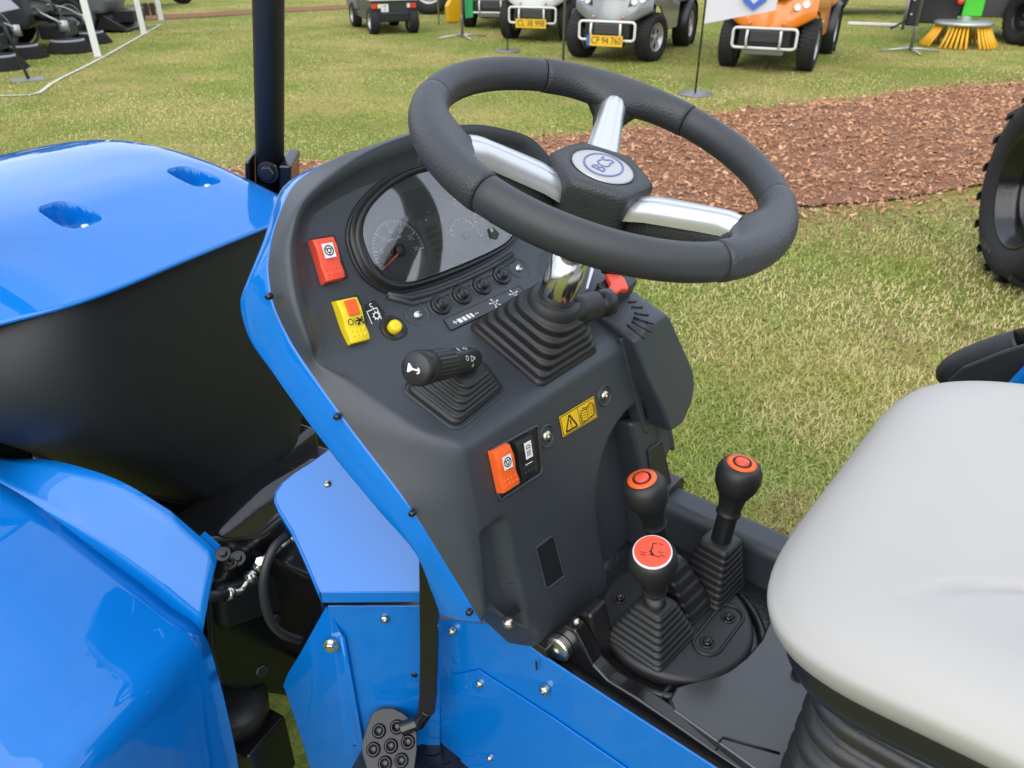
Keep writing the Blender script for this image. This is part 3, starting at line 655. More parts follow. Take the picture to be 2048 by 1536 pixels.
# ---- horn and light stalk with its gaiter
sb = [at(x, y, PP) for x, y in ((815, 790), (905, 850), (997, 775))]; sc_ = (sb[0] + sb[2]) / 2 + np.array([.004, .002, 0])
st0 = at(938, 718, PPo(.046)); st1 = at(831, 738, PPo(.088)); sd = nrm(st1 - st0)
gt = lerp(sc_, st0, 1.0) - n_pp * .012
gaiter('stalk_gaiter', tractor, sc_, n_pp, nrm(sb[2] - sb[1]), gt + (sc_ - gt) * .15, .045, .036, .021, .019, 5, rad0=.010, rad1=.014)
mb = MB(); cc = (sc_ + n_pp * .0012); tube(mb, [cc + nrm(sb[2] - sb[1]) * a + np.cross(n_pp, nrm(sb[2] - sb[1])) * b for a, b in rsq(.049, .040, .012)], .0016, 'console', 6, closed=True); mb.build('gaiter_rim', dash)
mb = MB(); Ls = float(np.linalg.norm(st1 - st0))
tube(mb, [st0 - sd * .012, st0 - sd * .008, st0, st0 + sd * .02, st0 + sd * .045, st0 + sd * .047], [.008, .0115, .0128, .0138, .0146, .0146], 'black', 24)
stalk = mb.build('control_stalk', tractor)
mb = MB(); n = 48; rows = []
for x, r in ((.047, .0146), (.048, .0154), (Ls - .024, .0158), (Ls - .022, .0152)):
    u_, v_, _ = frame(sd); rows.append([st0 + sd * x + (u_ * math.cos(2 * math.pi * k / n) + v_ * math.sin(2 * math.pi * k / n)) * (r + (.0006 if k % 2 else 0)) for k in range(n)])
quads(mb, rows, 'black', close=True, smooth=False); mb.build('twist_ring', stalk)
mb = MB(); lathe(mb, [(.0154, -.024), (.0172, -.020), (.0176, -.006), (.0165, -.001), (.014, .0008), (.0002, .0012)], st1, sd, 'black', 32, caps=False)
hu = nrm(np.cross(sd, [0, 0, 1])) * -1; hv = np.cross(sd, hu); hv = hv if hv[2] > 0 else -hv; hu = np.cross(hv, sd); c = st1 + sd * .0016
mb.add([c + hu * x * .72 + hv * y * .72 for x, y in ((-.011, .006), (-.011, -.006), (-.0085, -.006), (-.003, -.0018), (.008, -.0018), (.008, .0006), (-.003, .0006), (-.0085, .006))], [tuple(range(8))], 'white', False)
arc_strip(mb, c + hu * .0029 - hv * .0009, hu, hv, .0020, .0032, -1.6, 1.6, 'white', 10)
mb.build('horn_button', stalk)
mb = MB()
for s, dx, ang, sz in (('O', .030, 25, .008), ('D', .020, 20, .009), ('=', .015, 20, .008), ('*', .036, 62, .012), ('<>', .022, 70, .009), ('o', .018, -5, .008)):
    u_ = sd; w_ = nrm(np.cross(sd, [0, 0, 1])); w_ = w_ if w_ @ FW < 0 else -w_; z_ = nrm(np.cross(sd, w_)); z_ = z_ if z_[2] > 0 else -z_
    nn = w_ * math.cos(R(ang)) + z_ * math.sin(R(ang)); vv = nrm(np.cross(nn, sd)); vv = vv if vv[2] > 0 else -vv
    put_text(mb, s, sz, st0 + sd * dx + nn * .0150, np.cross(vv, nn), vv, 'white')
mb.build('stalk_symbols', stalk)
# ---- articulated front half: pivot (0,.3), turned 12 degrees to the left
PSI = R(12); FX = np.array([math.cos(PSI), math.sin(PSI), 0]); FY = np.array([-math.sin(PSI), math.cos(PSI), 0])
def fl(x, y, z): return np.array([0, .3, 0]) + FX * x + FY * y + np.array([0, 0, z])
def PFy(y): return FY, FY @ fl(0, y, 0)
def tofl(p): d = np.array(p) - np.array([0, .3, 0]); return float(d @ FX), float(d @ FY), float(p[2])
# hood skin on a fine grid with two bolt pockets
HWD, HXC = .315, -.045
_hy = np.linspace(.30, 1.5, 90)
_hz = np.interp(_hy, [.30, .335, .42, .55, .70, .82, .95, 1.10, 1.40, 1.5], [1.090, 1.096, 1.120, 1.152, 1.170, 1.171, 1.150, 1.098, .95, .89])
_zs = np.convolve(np.r_[[_hz[0]] * 4, _hz, [_hz[-1]] * 4], np.ones(9) / 9, 'valid'); yy = _hy
def hood_s(x, y):
    a = abs(x - HXC) / HWD; return float(np.interp(y, yy, _zs)) - .006 * a ** 2 - .050 * a ** 9
pk_c = []
for px, py in ((140, 430), (388, 352)):
    p = at(px, py, PZ(1.143)); x, y, _ = tofl(p); pk_c.append((x, y))
pkx = (abs(pk_c[0][0]) + abs(pk_c[1][0])) / 2; pky = (pk_c[0][1] + pk_c[1][1]) / 2
POCK = [(pk_c[0][0], pk_c[0][1]), (pk_c[1][0], pk_c[1][1])]
def pocket_d(x, y):
    d = 0
    for cx, cy in POCK:
        ly = y - (cy - .042)            # 0 at rear edge of pocket
        w = .033 - .007 * sstep(0, .08, ly)
        e = max(abs(x - cx) / w, abs(ly - .046) / .050)
        rr = (abs((x - cx) / w) ** 3.2 + abs((ly - .044) / .044) ** 3.2) ** (1 / 3.2)
        k = 1 - sstep(.90, 1.02, rr); d = max(d, k * (.005 + .42 * max(0, ly)))
    return d
mb = MB(); rows = []
xs = np.linspace(HXC - HWD, HXC + HWD, 130); ys = np.r_[np.linspace(.332, .70, 80), np.linspace(.71, 1.45, 50)]
for cx, cy in POCK: xs = np.r_[xs, np.linspace(cx - .042, cx + .042, 64)]
cyl, cyh = min(p[1] for p in POCK), max(p[1] for p in POCK); ys = np.r_[ys, np.linspace(cyl - .052, cyh + .056, 96)]
xs = np.unique(np.round(np.sort(xs), 5)); ys = np.unique(np.round(np.sort(ys), 5))
for y in ys:
    row = []
    for x in xs:
        yb = y + .15 * (abs(x - HXC) / HWD) ** 6 * (1 - sstep(.332, .9, y)); taper = 1 - .10 * sstep(.5, 1.45, y)
        row.append(fl(x * taper, yb, hood_s(x, y + .05 * (abs(x - HXC) / HWD) ** 6 * (1 - sstep(.332, .9, y))) - pocket_d(x, yb)))
    # rolled sides
    L = row[0]; Rr = row[-1]
    left = [L + FX * -dx + np.array([0, 0, -dz]) for dx, dz in ((.012, .10), (.012, .065), (.0115, .038), (.009, .018), (.005, .006))]
    right = [Rr + FX * dx + np.array([0, 0, -dz]) for dx, dz in ((.005, .006), (.009, .018), (.0115, .038), (.012, .065), (.012, .10))]
    rows.append(left + row + right)
lip = [p + FY * -.001 + np.array([0, 0, -.004]) for p in rows[0]]; lip2 = [p + FY * .010 + np.array([0, 0, -.008]) for p in rows[0]]
quads(mb, [lip2, lip] + rows, 'blue'); hood = mb.build('hood', tractor); hood['label'] = 'glossy blue engine hood with two bolt pockets'
for cx, cy in POCK:
    y = cy - .028; z = hood_s(cx, y) - pocket_d(cx, y); bolt(hood, fl(cx, y, z), (0, 0, 1), .0075, .006, 'zinc', 'bolt', False, .012)
# black moulded tank / bulkhead under the hood lip
mb = MB(); rows = []
zs = [1.093, 1.08, 1.02, .95, .88, .80, .74, .70, .665, .645, .635, .63]
for i, z in enumerate(zs):
    f = (1.093 - z) / (1.093 - .63); hw = .300 + .075 * min(f, .3) / .3 - .25 * max(0, f - .25) / .75; bulge = .012 * math.sin(min(1, f * 1.3) * math.pi) ; row = []
    for k in range(41):
        a = -1 + 2 * k / 40; x = HXC * (1 - f) + hw * (abs(a) ** .9) * np.sign(a); yb = .346 + .15 * abs(a) ** 6 - bulge + .02 * sstep(.94, 1.0, f); row.append(fl(x, yb, z - (.014 * abs(a) ** 2 + .03 * abs(a) ** 7) * (1 - f) ** 4))
    e0, e1 = row[0], row[-1]
    rows.append([e0 + FY * .45 + FX * .0, e0 + FY * .2, e0 + FY * .05] + row + [e1 + FY * .05, e1 + FY * .2, e1 + FY * .45])
rows.append([p + FY * .06 + np.array([0, 0, .01]) for p in rows[-1]]); quads(mb, rows, 'tank'); mb.build('tank_bulkhead', tractor, sub=1)
mb = MB()
quads(mb, [[p + np.array([0, 0, -.003]) + FY * .004 for p in rows[0][3:-3]], [p + np.array([0, 0, .006]) + FY * .004 for p in rows[0][3:-3]]], 'ink'); mb.build('hood_seal', tractor)
# chassis and dark machinery below
mb = MB(); c = lambda x, y, z: fl(x, y, z)
for cc, s in (((0, .55, .52), (.30, .9, .22)), ((-.10, .30, .60), (.24, .16, .16)), ((0, .1, .42), (.24, .6, .16)), ((.05, .42, .62), (.2, .14, .10))): box(mb, fl(*cc), s, 'gloss', np.array([FX, FY, [0, 0, 1]]))
mb.build('chassis', tractor, bevel=.015, seg=3)
mb = MB(); slab(mb, [at(x, y, PFy(.22)) for x, y in ((415, 1075), (660, 1060), (660, 1410), (560, 1392), (500, 1385), (440, 1372), (420, 1300))], FY * .10, 'gloss'); mb.build('frame_plate', tractor, bevel=.008, seg=2)
mb = MB(); slab(mb, [at(x, y, PFy(.205)) for x, y in ((440, 1180), (560, 1150), (640, 1170), (640, 1230), (560, 1225), (450, 1262))], FY * .03, 'tank'); mb.build('cross_member', tractor, bevel=.01, seg=3)
# folded black cover over the joint
mb = MB(); P = PFy(.20); top = [(440, 1040), (500, 990), (545, 960), (600, 930), (640, 900)]; bot = [(430, 1075), (480, 1085), (540, 1085), (590, 1080), (640, 1060)]
rows = [[at(x, y, PFy(.26)) for x, y in top], [lerp(at(*a, PFy(.25)), at(*b, PFy(.22)), .4) + np.array([0, 0, .012 * (k % 2)]) for k, (a, b) in enumerate(zip(top, bot))], [at(x, y, PFy(.22)) for x, y in bot]]
quads(mb, rows, 'gloss'); mb.build('joint_cover', tractor, sub=2, solid=.004)
# hydraulic hose and fittings
P = PFy(.16); mb = MB(); tube(mb, catmull([at(x, y, PFy(.10)) for x, y in ((600, 1280), (565, 1268), (540, 1240), (527, 1190), (530, 1140), (548, 1095), (575, 1070))], 6), .0065, 'rubber', 12); mb.build('hydraulic_hose', tractor)
P = PFy(.20); pts = [at(x, y, P) for x, y in ((400, 1196), (452, 1188), (462, 1186), (482, 1180), (495, 1162), (520, 1125), (545, 1105), (575, 1080))]
mb = MB(); tube(mb, [pts[0], pts[1]], .0085, 'rubber', 14); tube(mb, [pts[1], pts[2]], .0105, 'zinc', 12); tube(mb, catmull([pts[2], pts[3], pts[4]], 5), .0055, 'zinc', 12)
tube(mb, [lerp(pts[4], pts[5], 0), lerp(pts[4], pts[5], .35)], .0105, 'zinc', 6); tube(mb, [lerp(pts[4], pts[5], .35), lerp(pts[4], pts[5], .5)], .007, 'zinc', 12)
tube(mb, [lerp(pts[4], pts[5], .6), lerp(pts[5], pts[6], .1)], .0085, 'zinc', 12); tube(mb, [lerp(pts[5], pts[6], .2), pts[6]], .0070, 'zinc', 6); tube(mb, [pts[6], pts[7]], .006, 'zinc', 12)
mb.build('hose_fitting', tractor)
hexbolt(tractor, at(520, 1124, PFy(.19)), (-.3, -.6, .75), .0085, .008, 'zinc')
for px, py, r in ((475, 1117, .0065), (446, 1108, .006), (462, 1126, .005)): hexbolt(tractor, at(px, py, PFy(.14)), (-.2, -.4, .9), r, .008, 'gloss', 'bolt', r * 1.7)
for px, py in ((523, 1340), (548, 1240)): hexbolt(tractor, at(px, py, PFy(.14)), (-.2, -.9, .3), .010, .006, 'gloss')
rp = at(472, 1405, PFy(.24)); mb = MB(); lathe(mb, [(.046, -.06), (.047, -.028), (.052, -.026), (.053, .002), (.050, .010), (.02, .012), (.0002, .012)], rp, (0, -.1, 1), 'rubber', 32); mb.build('rubber_stop', tractor)
mb = MB(); box(mb, rp + np.array([0, 0, -.12]), (.09, .12, .14), 'gloss', np.array([FX, FY, [0, 0, 1]])); mb.build('axle_arm', tractor, bevel=.006)

# ---- front left fender: arc over the wheel, turned a little further
FPS = R(20); gx = np.array([math.cos(FPS), math.sin(FPS), 0]); gy = np.array([-math.sin(FPS), math.cos(FPS), 0])
FO = np.array([-.36, .37, 0]); PFEN = PN(gx, FO)
def fe(x, y, z): return FO + gx * x + gy * (y - gy @ FO) + np.array([0, 0, z])
crp = [at(x, y, PFEN) for x, y in ((475, 1536), (455, 1430), (430, 1330), (405, 1265), (340, 1212), (280, 1165), (220, 1120), (160, 1075), (80, 1015), (0, 965))]
crl = [(gy @ p, p[2]) for p in crp]
crl = [(crl[0][0] + .03, crl[0][1] - .12)] + crl + [(.86, .890), (.97, .895), (1.08, .86), (1.17, .78)]
arc = catmull([np.array(p) for p in crl], 5)
def fen_row(x, dz=0, push=0): return [fe(x, p[0] + push, p[1] + dz) for p in arc]
rowsF = []
for k in range(15):
    f = k / 14; x = -.32 * f; crown = .004 * math.sin(f * math.pi * .62) - .050 * f ** 3.2
    rowsF.append([fe(x, p[0] - crown * .35 + .02 * f ** 3, p[1] + crown) for p in arc])
mb = MB(); edge = [fe(-.325, p[0] + .03, p[1] - .075) for p in arc]
quads(mb, [[p + np.array([0, 0, -.012]) for p in rowsF[0]], [p + np.array([0, 0, -.002]) for p in rowsF[0]]] + rowsF + [edge], 'blue')
fen = mb.build('front_fender', tractor); fen['label'] = 'glossy blue front fender at lower left'
# inner flange plate
flg = [at(x, y, PN(gx, FO + gx * .06)) for x, y in ((437, 1105), (340, 1020), (250, 965), (170, 935), (90, 918), (0, 913))]
cr2 = [at(x, y, PFEN) for x, y in ((405, 1265), (340, 1212), (250, 1142), (170, 1082), (90, 1022), (0, 965))]
ext = [fe(.06, .95, .86), fe(.06, 1.05, .83)]; ext2 = [fe(0, .86, .890), fe(0, .97, .895)]
F1 = catmull(flg[1:] + ext, 4); C1 = catmull(cr2[1:] + ext2, 4)
mb = MB(); F1 = resample([flg[0], flg[1]], 6)[:-1] + F1; C1 = resample([cr2[0], cr2[1]], 6)[:-1] + C1
quads(mb, [[lerp(a, b, t) + np.array([0, 0, .004 * math.sin(math.pi * t) - .0015]) for a, b in zip(C1, F1)] for t in np.linspace(0, 1, 6)], 'blue'); mb.build('fender_flange', tractor, solid=.0025)
mb = MB(); p0, p1 = at(400, 1072, PN(gx, FO + gx * .066)), at(432, 1100, PN(gx, FO + gx * .066)); slab(mb, [p0, p1, p1 + np.array([0, 0, -.014]), p0 + np.array([0, 0, -.014])], gx * .010, 'blue'); mb.build('flange_tab', tractor)

# ---- roll bar on the right behind the hood, leaning back
rb0 = np.array([.36, 1.075, .95]); 
pb = at(541, 420, PN(HD, CAM + HD * (FW @ FW) * 1.50)); pt = at(536, -60, PN(HD, CAM + HD * 1.50 - HD * .07))
dirv = nrm(pt - pb); tp = pb + dirv * 1.15
def refl(p): x, y, z = tofl(p); return fl(-x, y, z)
cr1 = tp + dirv * .08 - FX * .06; path_rb = [pb - dirv * .1, pb + dirv * .5, tp, lerp(tp, cr1, .6) + dirv * .03, cr1 + dirv * .02]
pth = [np.array(p) for p in path_rb] ; pth = pth + [refl(p) for p in pth[::-1]]
mb = MB(); tube(mb, pth, .0262, 'rollbar', 20); rbar = mb.build('roll_bar', tractor)
for q in (pb, refl(pb)):
    sg = 1 if q is pb else -1; mb = MB(); bx_ = RT if sg > 0 else nrm(FX * 2 * (FX @ RT) * -1 + RT) ; by_ = nrm(np.cross(dirv, bx_))
    slab(mb, [q + bx_ * .025 + by_ * y + dirv * z for y, z in ((-.04, .112), (.04, .112), (.05, -.3), (-.05, -.3))], bx_ * .024, 'gloss')
    slab(mb, [q + bx_ * -.028 + by_ * y + dirv * z for y, z in ((-.04, .120), (.04, .120), (.05, -.3), (-.05, -.3))], bx_ * -.010, 'gloss')
    box(mb, q - dirv * .22, (.10, .11, .18), 'gloss', np.array([bx_, by_, dirv])); mb.build('roll_bar_bracket', rbar, bevel=.008, seg=3)
hexbolt(rbar, at(536, 345, PN(HD, CAM + HD * 1.44)), -HD, .014, .012, 'gloss', 'pivot_bolt', .02)

# ---- footwell: front wall facing the step, slanted guard above, left wing
nfw = HD; FWP = (HD, HD @ np.array([-.14, .146, 0])); A = lambda x, y, o=0.0: at(x, y, (FWP[0], FWP[1] + o))
mb = MB(); slab(mb, [A(x, y) for x, y in ((655, 1213), (880, 1213), (880, 1760), (720, 1760))], HD * .003, 'blue2'); w1 = mb.build('footwell_wall', tractor, bevel=.001)
sl = lambda o: PN(-HD * math.sin(R(42)) + np.array([0, 0, 1]) * math.cos(R(42)), A(740, 1186, -.012))
G = [at(x, y, sl(0)) for x, y in ((640, 1185), (612, 1120), (585, 1060), (560, 1020), (551, 1000), (552, 985), (565, 965), (590, 945), (622, 925), (660, 897), (720, 880), (900, 1000), (900, 1183))]
mb = MB(); slab(mb, G, -sl(0)[0] * .003, 'blue2'); grd = mb.build('footwell_guard', tractor, bevel=.0012, seg=2)
# front lip and left return of the guard
mb = MB(); slab(mb, [G[0], G[12], G[12] + np.array([0, 0, -.020]), G[0] + np.array([0, 0, -.020])], HD * .004 + np.array([0, 0, 0]), 'blue2'); mb.build('guard_lip', tractor, bevel=.003, seg=3)
ret = [p + HD * .020 + np.array([-.004, .002, -.050]) for p in G[:7]]
mb = MB(); quads(mb, [G[:7], [lerp(a, b, .06) + np.array([-.002, 0, 0]) for a, b in zip(G[:7], ret)], ret], 'blue2'); mb.build('guard_return', tractor, solid=.002)
bolt(grd, at(655, 968, sl(0)), sl(0)[0], .0062, .005, 'yzinc'); 
wing = PN(nrm(HD * .93 + np.array([.35, -.30, 0])), A(690, 1400)); W = lambda x, y: at(x, y, wing)
mb = MB(); slab(mb, [W(x, y) for x, y in ((652, 1214), (690, 1280), (735, 1536), (745, 1700), (640, 1700), (620, 1536), (600, 1470), (574, 1392), (566, 1372), (574, 1350), (600, 1308))], HD * .003, 'blue2'); mb.build('footwell_wing', tractor, bevel=.0012, seg=2)
mb = MB(); tube(mb, [A(684, 1270, -.002), A(705, 1400, -.002), A(742, 1600, -.002)], .004, 'blue2', 8); mb.build('fold_edge', w1)
bolt(w1, A(770, 1236), -HD, .0075, .006, 'yzinc'); hexbolt(w1, A(662, 1290, -.004), -HD, .008, .008, 'zinc', 'bolt', .011)
mb = MB(); lathe(mb, [(.005, -.001), (.005, .0006), (.0002, .0006)], A(829, 1350), -HD, 'ink', 12); mb.build('bolt_hole', w1)
# ---- tunnel side panel (faces left) and its joints
SPX = PX(-.140); S = lambda x, y, o=0.0: at(x, y, PX(-.140 + o))
mb = MB(); slab(mb, [S(862, 1238), S(1000, 1252), S(1010, 1256), S(1085, 1312), S(1085, 1312) + np.array([0, -.62, .0]), S(1085, 1312) + np.array([0, -.62, -.5]), S(862, 1700)], ex * .003, 'blue2'); tun = mb.build('tunnel_side_panel', tractor, bevel=.0012, seg=2)
mb = MB(); slab(mb, [S(905, 1300, -.001) + np.array([0, 0, -.05]), S(958, 1338, -.0012), S(1105, 1432, -.0012), S(1105, 1432, -.0012) + np.array([0, -.45, .003]), S(1105, 1432, -.0012) + np.array([0, -.45, -.30]), S(940, 1700, -.001)], ex * -.0022, 'blue2'); mb.build('access_panel', tun, bevel=.0010, seg=2)
bl = [(905, 1262, 'yzinc', .0065), (960, 1367, 'yzinc', .0060), (1090, 1379, 'yzinc', .0075), (980, 1516, 'yzinc', .005)]
for x, y, m_, r in bl: bolt(tun, S(x, y, -.004), (-1, 0, 0), r, r * .8, m_)
bolt(tractor, at(1016, 1245, RFo(.004)), (-.5, -.8, .3), .0075, .007, 'yzinc'); bolt(tractor, at(1153, 1243, PZ(.795)), (-.5, -.6, .6), .0055, .005, 'yzinc')
mb = MB(); slab(mb, [S(1071, 1322, -.0035), S(1074, 1322, -.0035), S(1075, 1340, -.0035), S(1072, 1340, -.0035)], ex * -.0006, 'ink'); mb.build('panel_slot', tun)
# ---- foot plate with tread and brake pedal
mb = MB(); ZF = .40; fp = [at(x, y, PZ(ZF)) for x, y in ((735, 1480), (905, 1478), (1010, 1536), (1200, 1700), (760, 1800), (690, 1560))]
slab(mb, fp, (0, 0, -.004), 'gloss'); foot_pl = mb.build('foot_plate', tractor)
for i in range(9):
    for j in range(6):
        p = at(720 + 42 * i + (21 if j % 2 else 0), 1490 + 17 * j, PZ(ZF + .001)); mb = MB(); d = nrm(np.array([1, (1 if (i + j) % 2 else -1) * .9, 0])); t = np.array([-d[1], d[0], 0])
        if at(735, 1480, PZ(ZF))[0] - .02 < p[0] < -.15: slab(mb, [p - d * .011, p - t * .0035, p + d * .011, p + t * .0035], (0, 0, .0018), 'gloss'); mb.build('tread_bar', foot_pl)
PA = -.045; mb = MB(); pa = [A(*p, PA) for p in ((858, 1080), (858, 1180), (858, 1300), (856, 1395), (852, 1430))]
u_ = nrm(RT); rows = []
for p in pa: rows.append([p - u_ * .0125, p + u_ * .0105, p + u_ * .0125 + HD * .004, p + u_ * .0125 + HD * .012, p - u_ * .0125 + HD * .012])
quads(mb, rows, 'gloss', close=True, smooth=False, capa=True, capb=True)
q0 = A(855, 1425, PA); q1 = A(838, 1452, PA + .01); q2 = A(800, 1470, PA)
tube(mb, [q0 + HD * .006, lerp(q0, q1, .5) + HD * .006, q1 + HD * .006, q2 + HD * .010], .0105, 'gloss', 10)
ped = mb.build('brake_pedal', tractor, bevel=.0015, seg=2)
npad = nrm(-HD * .55 + np.array([0, 0, 1]) * .83); PD = PN(npad, A(780, 1480, PA)); pad = [at(x, y, PD) for x, y in ((738, 1440), (746, 1424), (764, 1416), (786, 1416), (806, 1426), (822, 1440), (834, 1466), (834, 1500), (826, 1560), (800, 1600), (762, 1600), (740, 1560), (724, 1508), (722, 1490))]
mb = MB(); slab(mb, pad, -npad * .004, 'black'); mb.build('pedal_pad', ped, bevel=.0015, seg=2)
for x, y in ((758, 1462), (794, 1454), (747, 1499), (782, 1492), (816, 1484), (770, 1527), (803, 1521)):
    mb = MB(); lathe(mb, [(.0108, .0), (.0092, .004), (.0078, .0052), (.0064, .0040), (.0060, .0006), (.0002, .0006)], at(x, y, PD), npad, 'gloss', 18, caps=False); mb.build('pedal_stud', ped)
# ---- deck with cast surround, lever plate, levers
ZD = .742
mb = MB(); slab(mb, [np.array([x, y, ZD - .018]) for x, y in ((-.128, .02), (.212, .02), (.212, -.75), (-.128, -.75))], (0, 0, -.05), 'cast'); deck = mb.build('deck_casting', tractor, bevel=.006, seg=3)
Dp = lambda x, y, z=ZD: at(x, y, PZ(z))
mb = MB(); sheet = [Dp(x, y) for x, y in ((1346, 1420), (1337, 1398), (1352, 1372), (1400, 1358), (1450, 1340), (1490, 1315), (1522, 1280), (1540, 1240), (1546, 1200), (1540, 1160), (1560, 1150))] + [np.array([.165, -.24, ZD]), np.array([.165, -.74, ZD]), np.array([-.112, -.74, ZD]), np.array([-.112, -.30, ZD])]
slab(mb, sheet, (0, 0, -.02), 'deck'); mb.build('deck_sheet', tractor, bevel=.004, seg=3, angle=50)
mb = MB(); cpts = [Dp(x, y, ZD + .001) for x, y in ((1435, 1486), (1446, 1474), (1560, 1506))]; tube(mb, [cpts[0], lerp(cpts[0], cpts[1], .5), cpts[1], lerp(cpts[1], cpts[2], .5), cpts[2]], .0011, 'ink', 6); mb.build('deck_joint', deck)
# edge rib along the left with the hinge lug
mb = MB(); ribp = [(1104, 1320), (1098, 1290), (1106, 1262), (1128, 1250), (1150, 1262), (1165, 1290), (1185, 1330), (1215, 1362), (1270, 1396), (1335, 1440), (1420, 1500), (1600, 1620)]
top = [at(x, y, PX(-.118)) for x, y in ribp]; low = [p.copy() for p in top]
for p in low: p[2] = .700
quads(mb, [low, top, [p + np.array([.022, 0, 0]) for p in top], [p + np.array([.022, 0, -.03]) for p in top]], 'gloss', smooth=False); mb.build('deck_edge_rib', tractor, bevel=.004, seg=3)
mb = MB(); lug = [at(x, y, PX(-.095)) for x, y in ((1120, 1262), (1136, 1236), (1160, 1224), (1182, 1232), (1196, 1300), (1205, 1345), (1180, 1345))]
slab(mb, lug, ex * .035, 'cast'); mb.build('hinge_lug', tractor, bevel=.006, seg=3)
hb = at(1118, 1296, PX(-.125)); mb = MB(); lathe(mb, [(.0165, -.006), (.0165, .003), (.0145, .005), (.004, .005), (.0038, .003), (.0002, .003)], hb, (-1, 0, 0), 'zinc', 32, caps=False); pp_ = mb.build('pivot_pin', tractor); pp_.data.polygons.foreach_set('use_smooth', [False] * len(pp_.data.polygons))
# black block under the console corner
mb = MB(); slab(mb, [at(x, y, PX(-.139)) for x, y in ((1030, 1262), (1092, 1300), (1100, 1338), (1032, 1296))], ex * .06, 'gloss'); mb.build('console_bracket', tractor, bevel=.002)
mb = MB(); slab(mb, [at(x, y, RFo(.0015)) for x, y in ((1012, 1222), (1030, 1208), (1042, 1222), (1018, 1234))], n_rf * .001, 'ink'); mb.build('cable_opening', dash)
# arc ridge and polygon edge of the casting
cL, cR_ = Dp(1197, 1190), Dp(1507, 1230); pc = (cL + cR_) / 2; prad = float(np.linalg.norm(cR_ - cL)) / 2
pc = Dp(1350, 1236); prad = .098
mb = MB(); rid_ = [pc + np.array([math.cos(a), math.sin(a), 0]) * (prad + .013) + np.array([0, 0, -.014]) for a in np.linspace(R(-215), R(40), 60)]; tube(mb, rid_, .006, 'cast', 10); mb.build('casting_ridge', deck)
mb = MB(); e1 = [Dp(x, y, ZD - .014) for x, y in ((1205, 1325), (1320, 1405), (1330, 1385), (1352, 1362), (1400, 1345))]; tube(mb, e1, .0055, 'cast', 8); mb.build('casting_edge', deck)
# lever plate
mb = MB(); lathe(mb, [(prad, -.012), (prad, -.002), (prad * .985, .002), (prad * .95, .004), (prad * .93, .0045), (.0002, .0045)], pc, (0, 0, 1), 'rubber', 72); lp = mb.build('lever_plate', tractor)
zt = PZ(ZD + .005)
mb = MB(); s0, s1 = at(1458, 1232, zt), at(1416, 1286, zt); d = nrm(s1 - s0); t = np.array([-d[1], d[0], 0]); ring_ = []
for k in range(32):
    a = 2 * math.pi * k / 32; ce = s0 if math.cos(a) < 0 else s1; ring_.append(ce + d * (math.cos(a) * .019 + (0 if ce is s0 else 0)) + t * math.sin(a) * .017)
tube(mb, ring_, .0024, 'rubber', 8, closed=True); mb.build('plate_recess', lp)
for x, y in ((1240, 1197), (1457, 1235), (1415, 1285)):
    p = at(x, y, zt); mb = MB(); lathe(mb, [(.0095, -.001), (.0095, .0008), (.0075, .0012), (.0070, .0002)], p, (0, 0, 1), 'black', 20, caps=False); lathe(mb, [(.0056, 0), (.0054, .003), (.003, .0034), (.0026, .0014), (.0002, .0014)], p, (0, 0, 1), 'gloss', 14, caps=False); mb.build('plate_screw', lp)
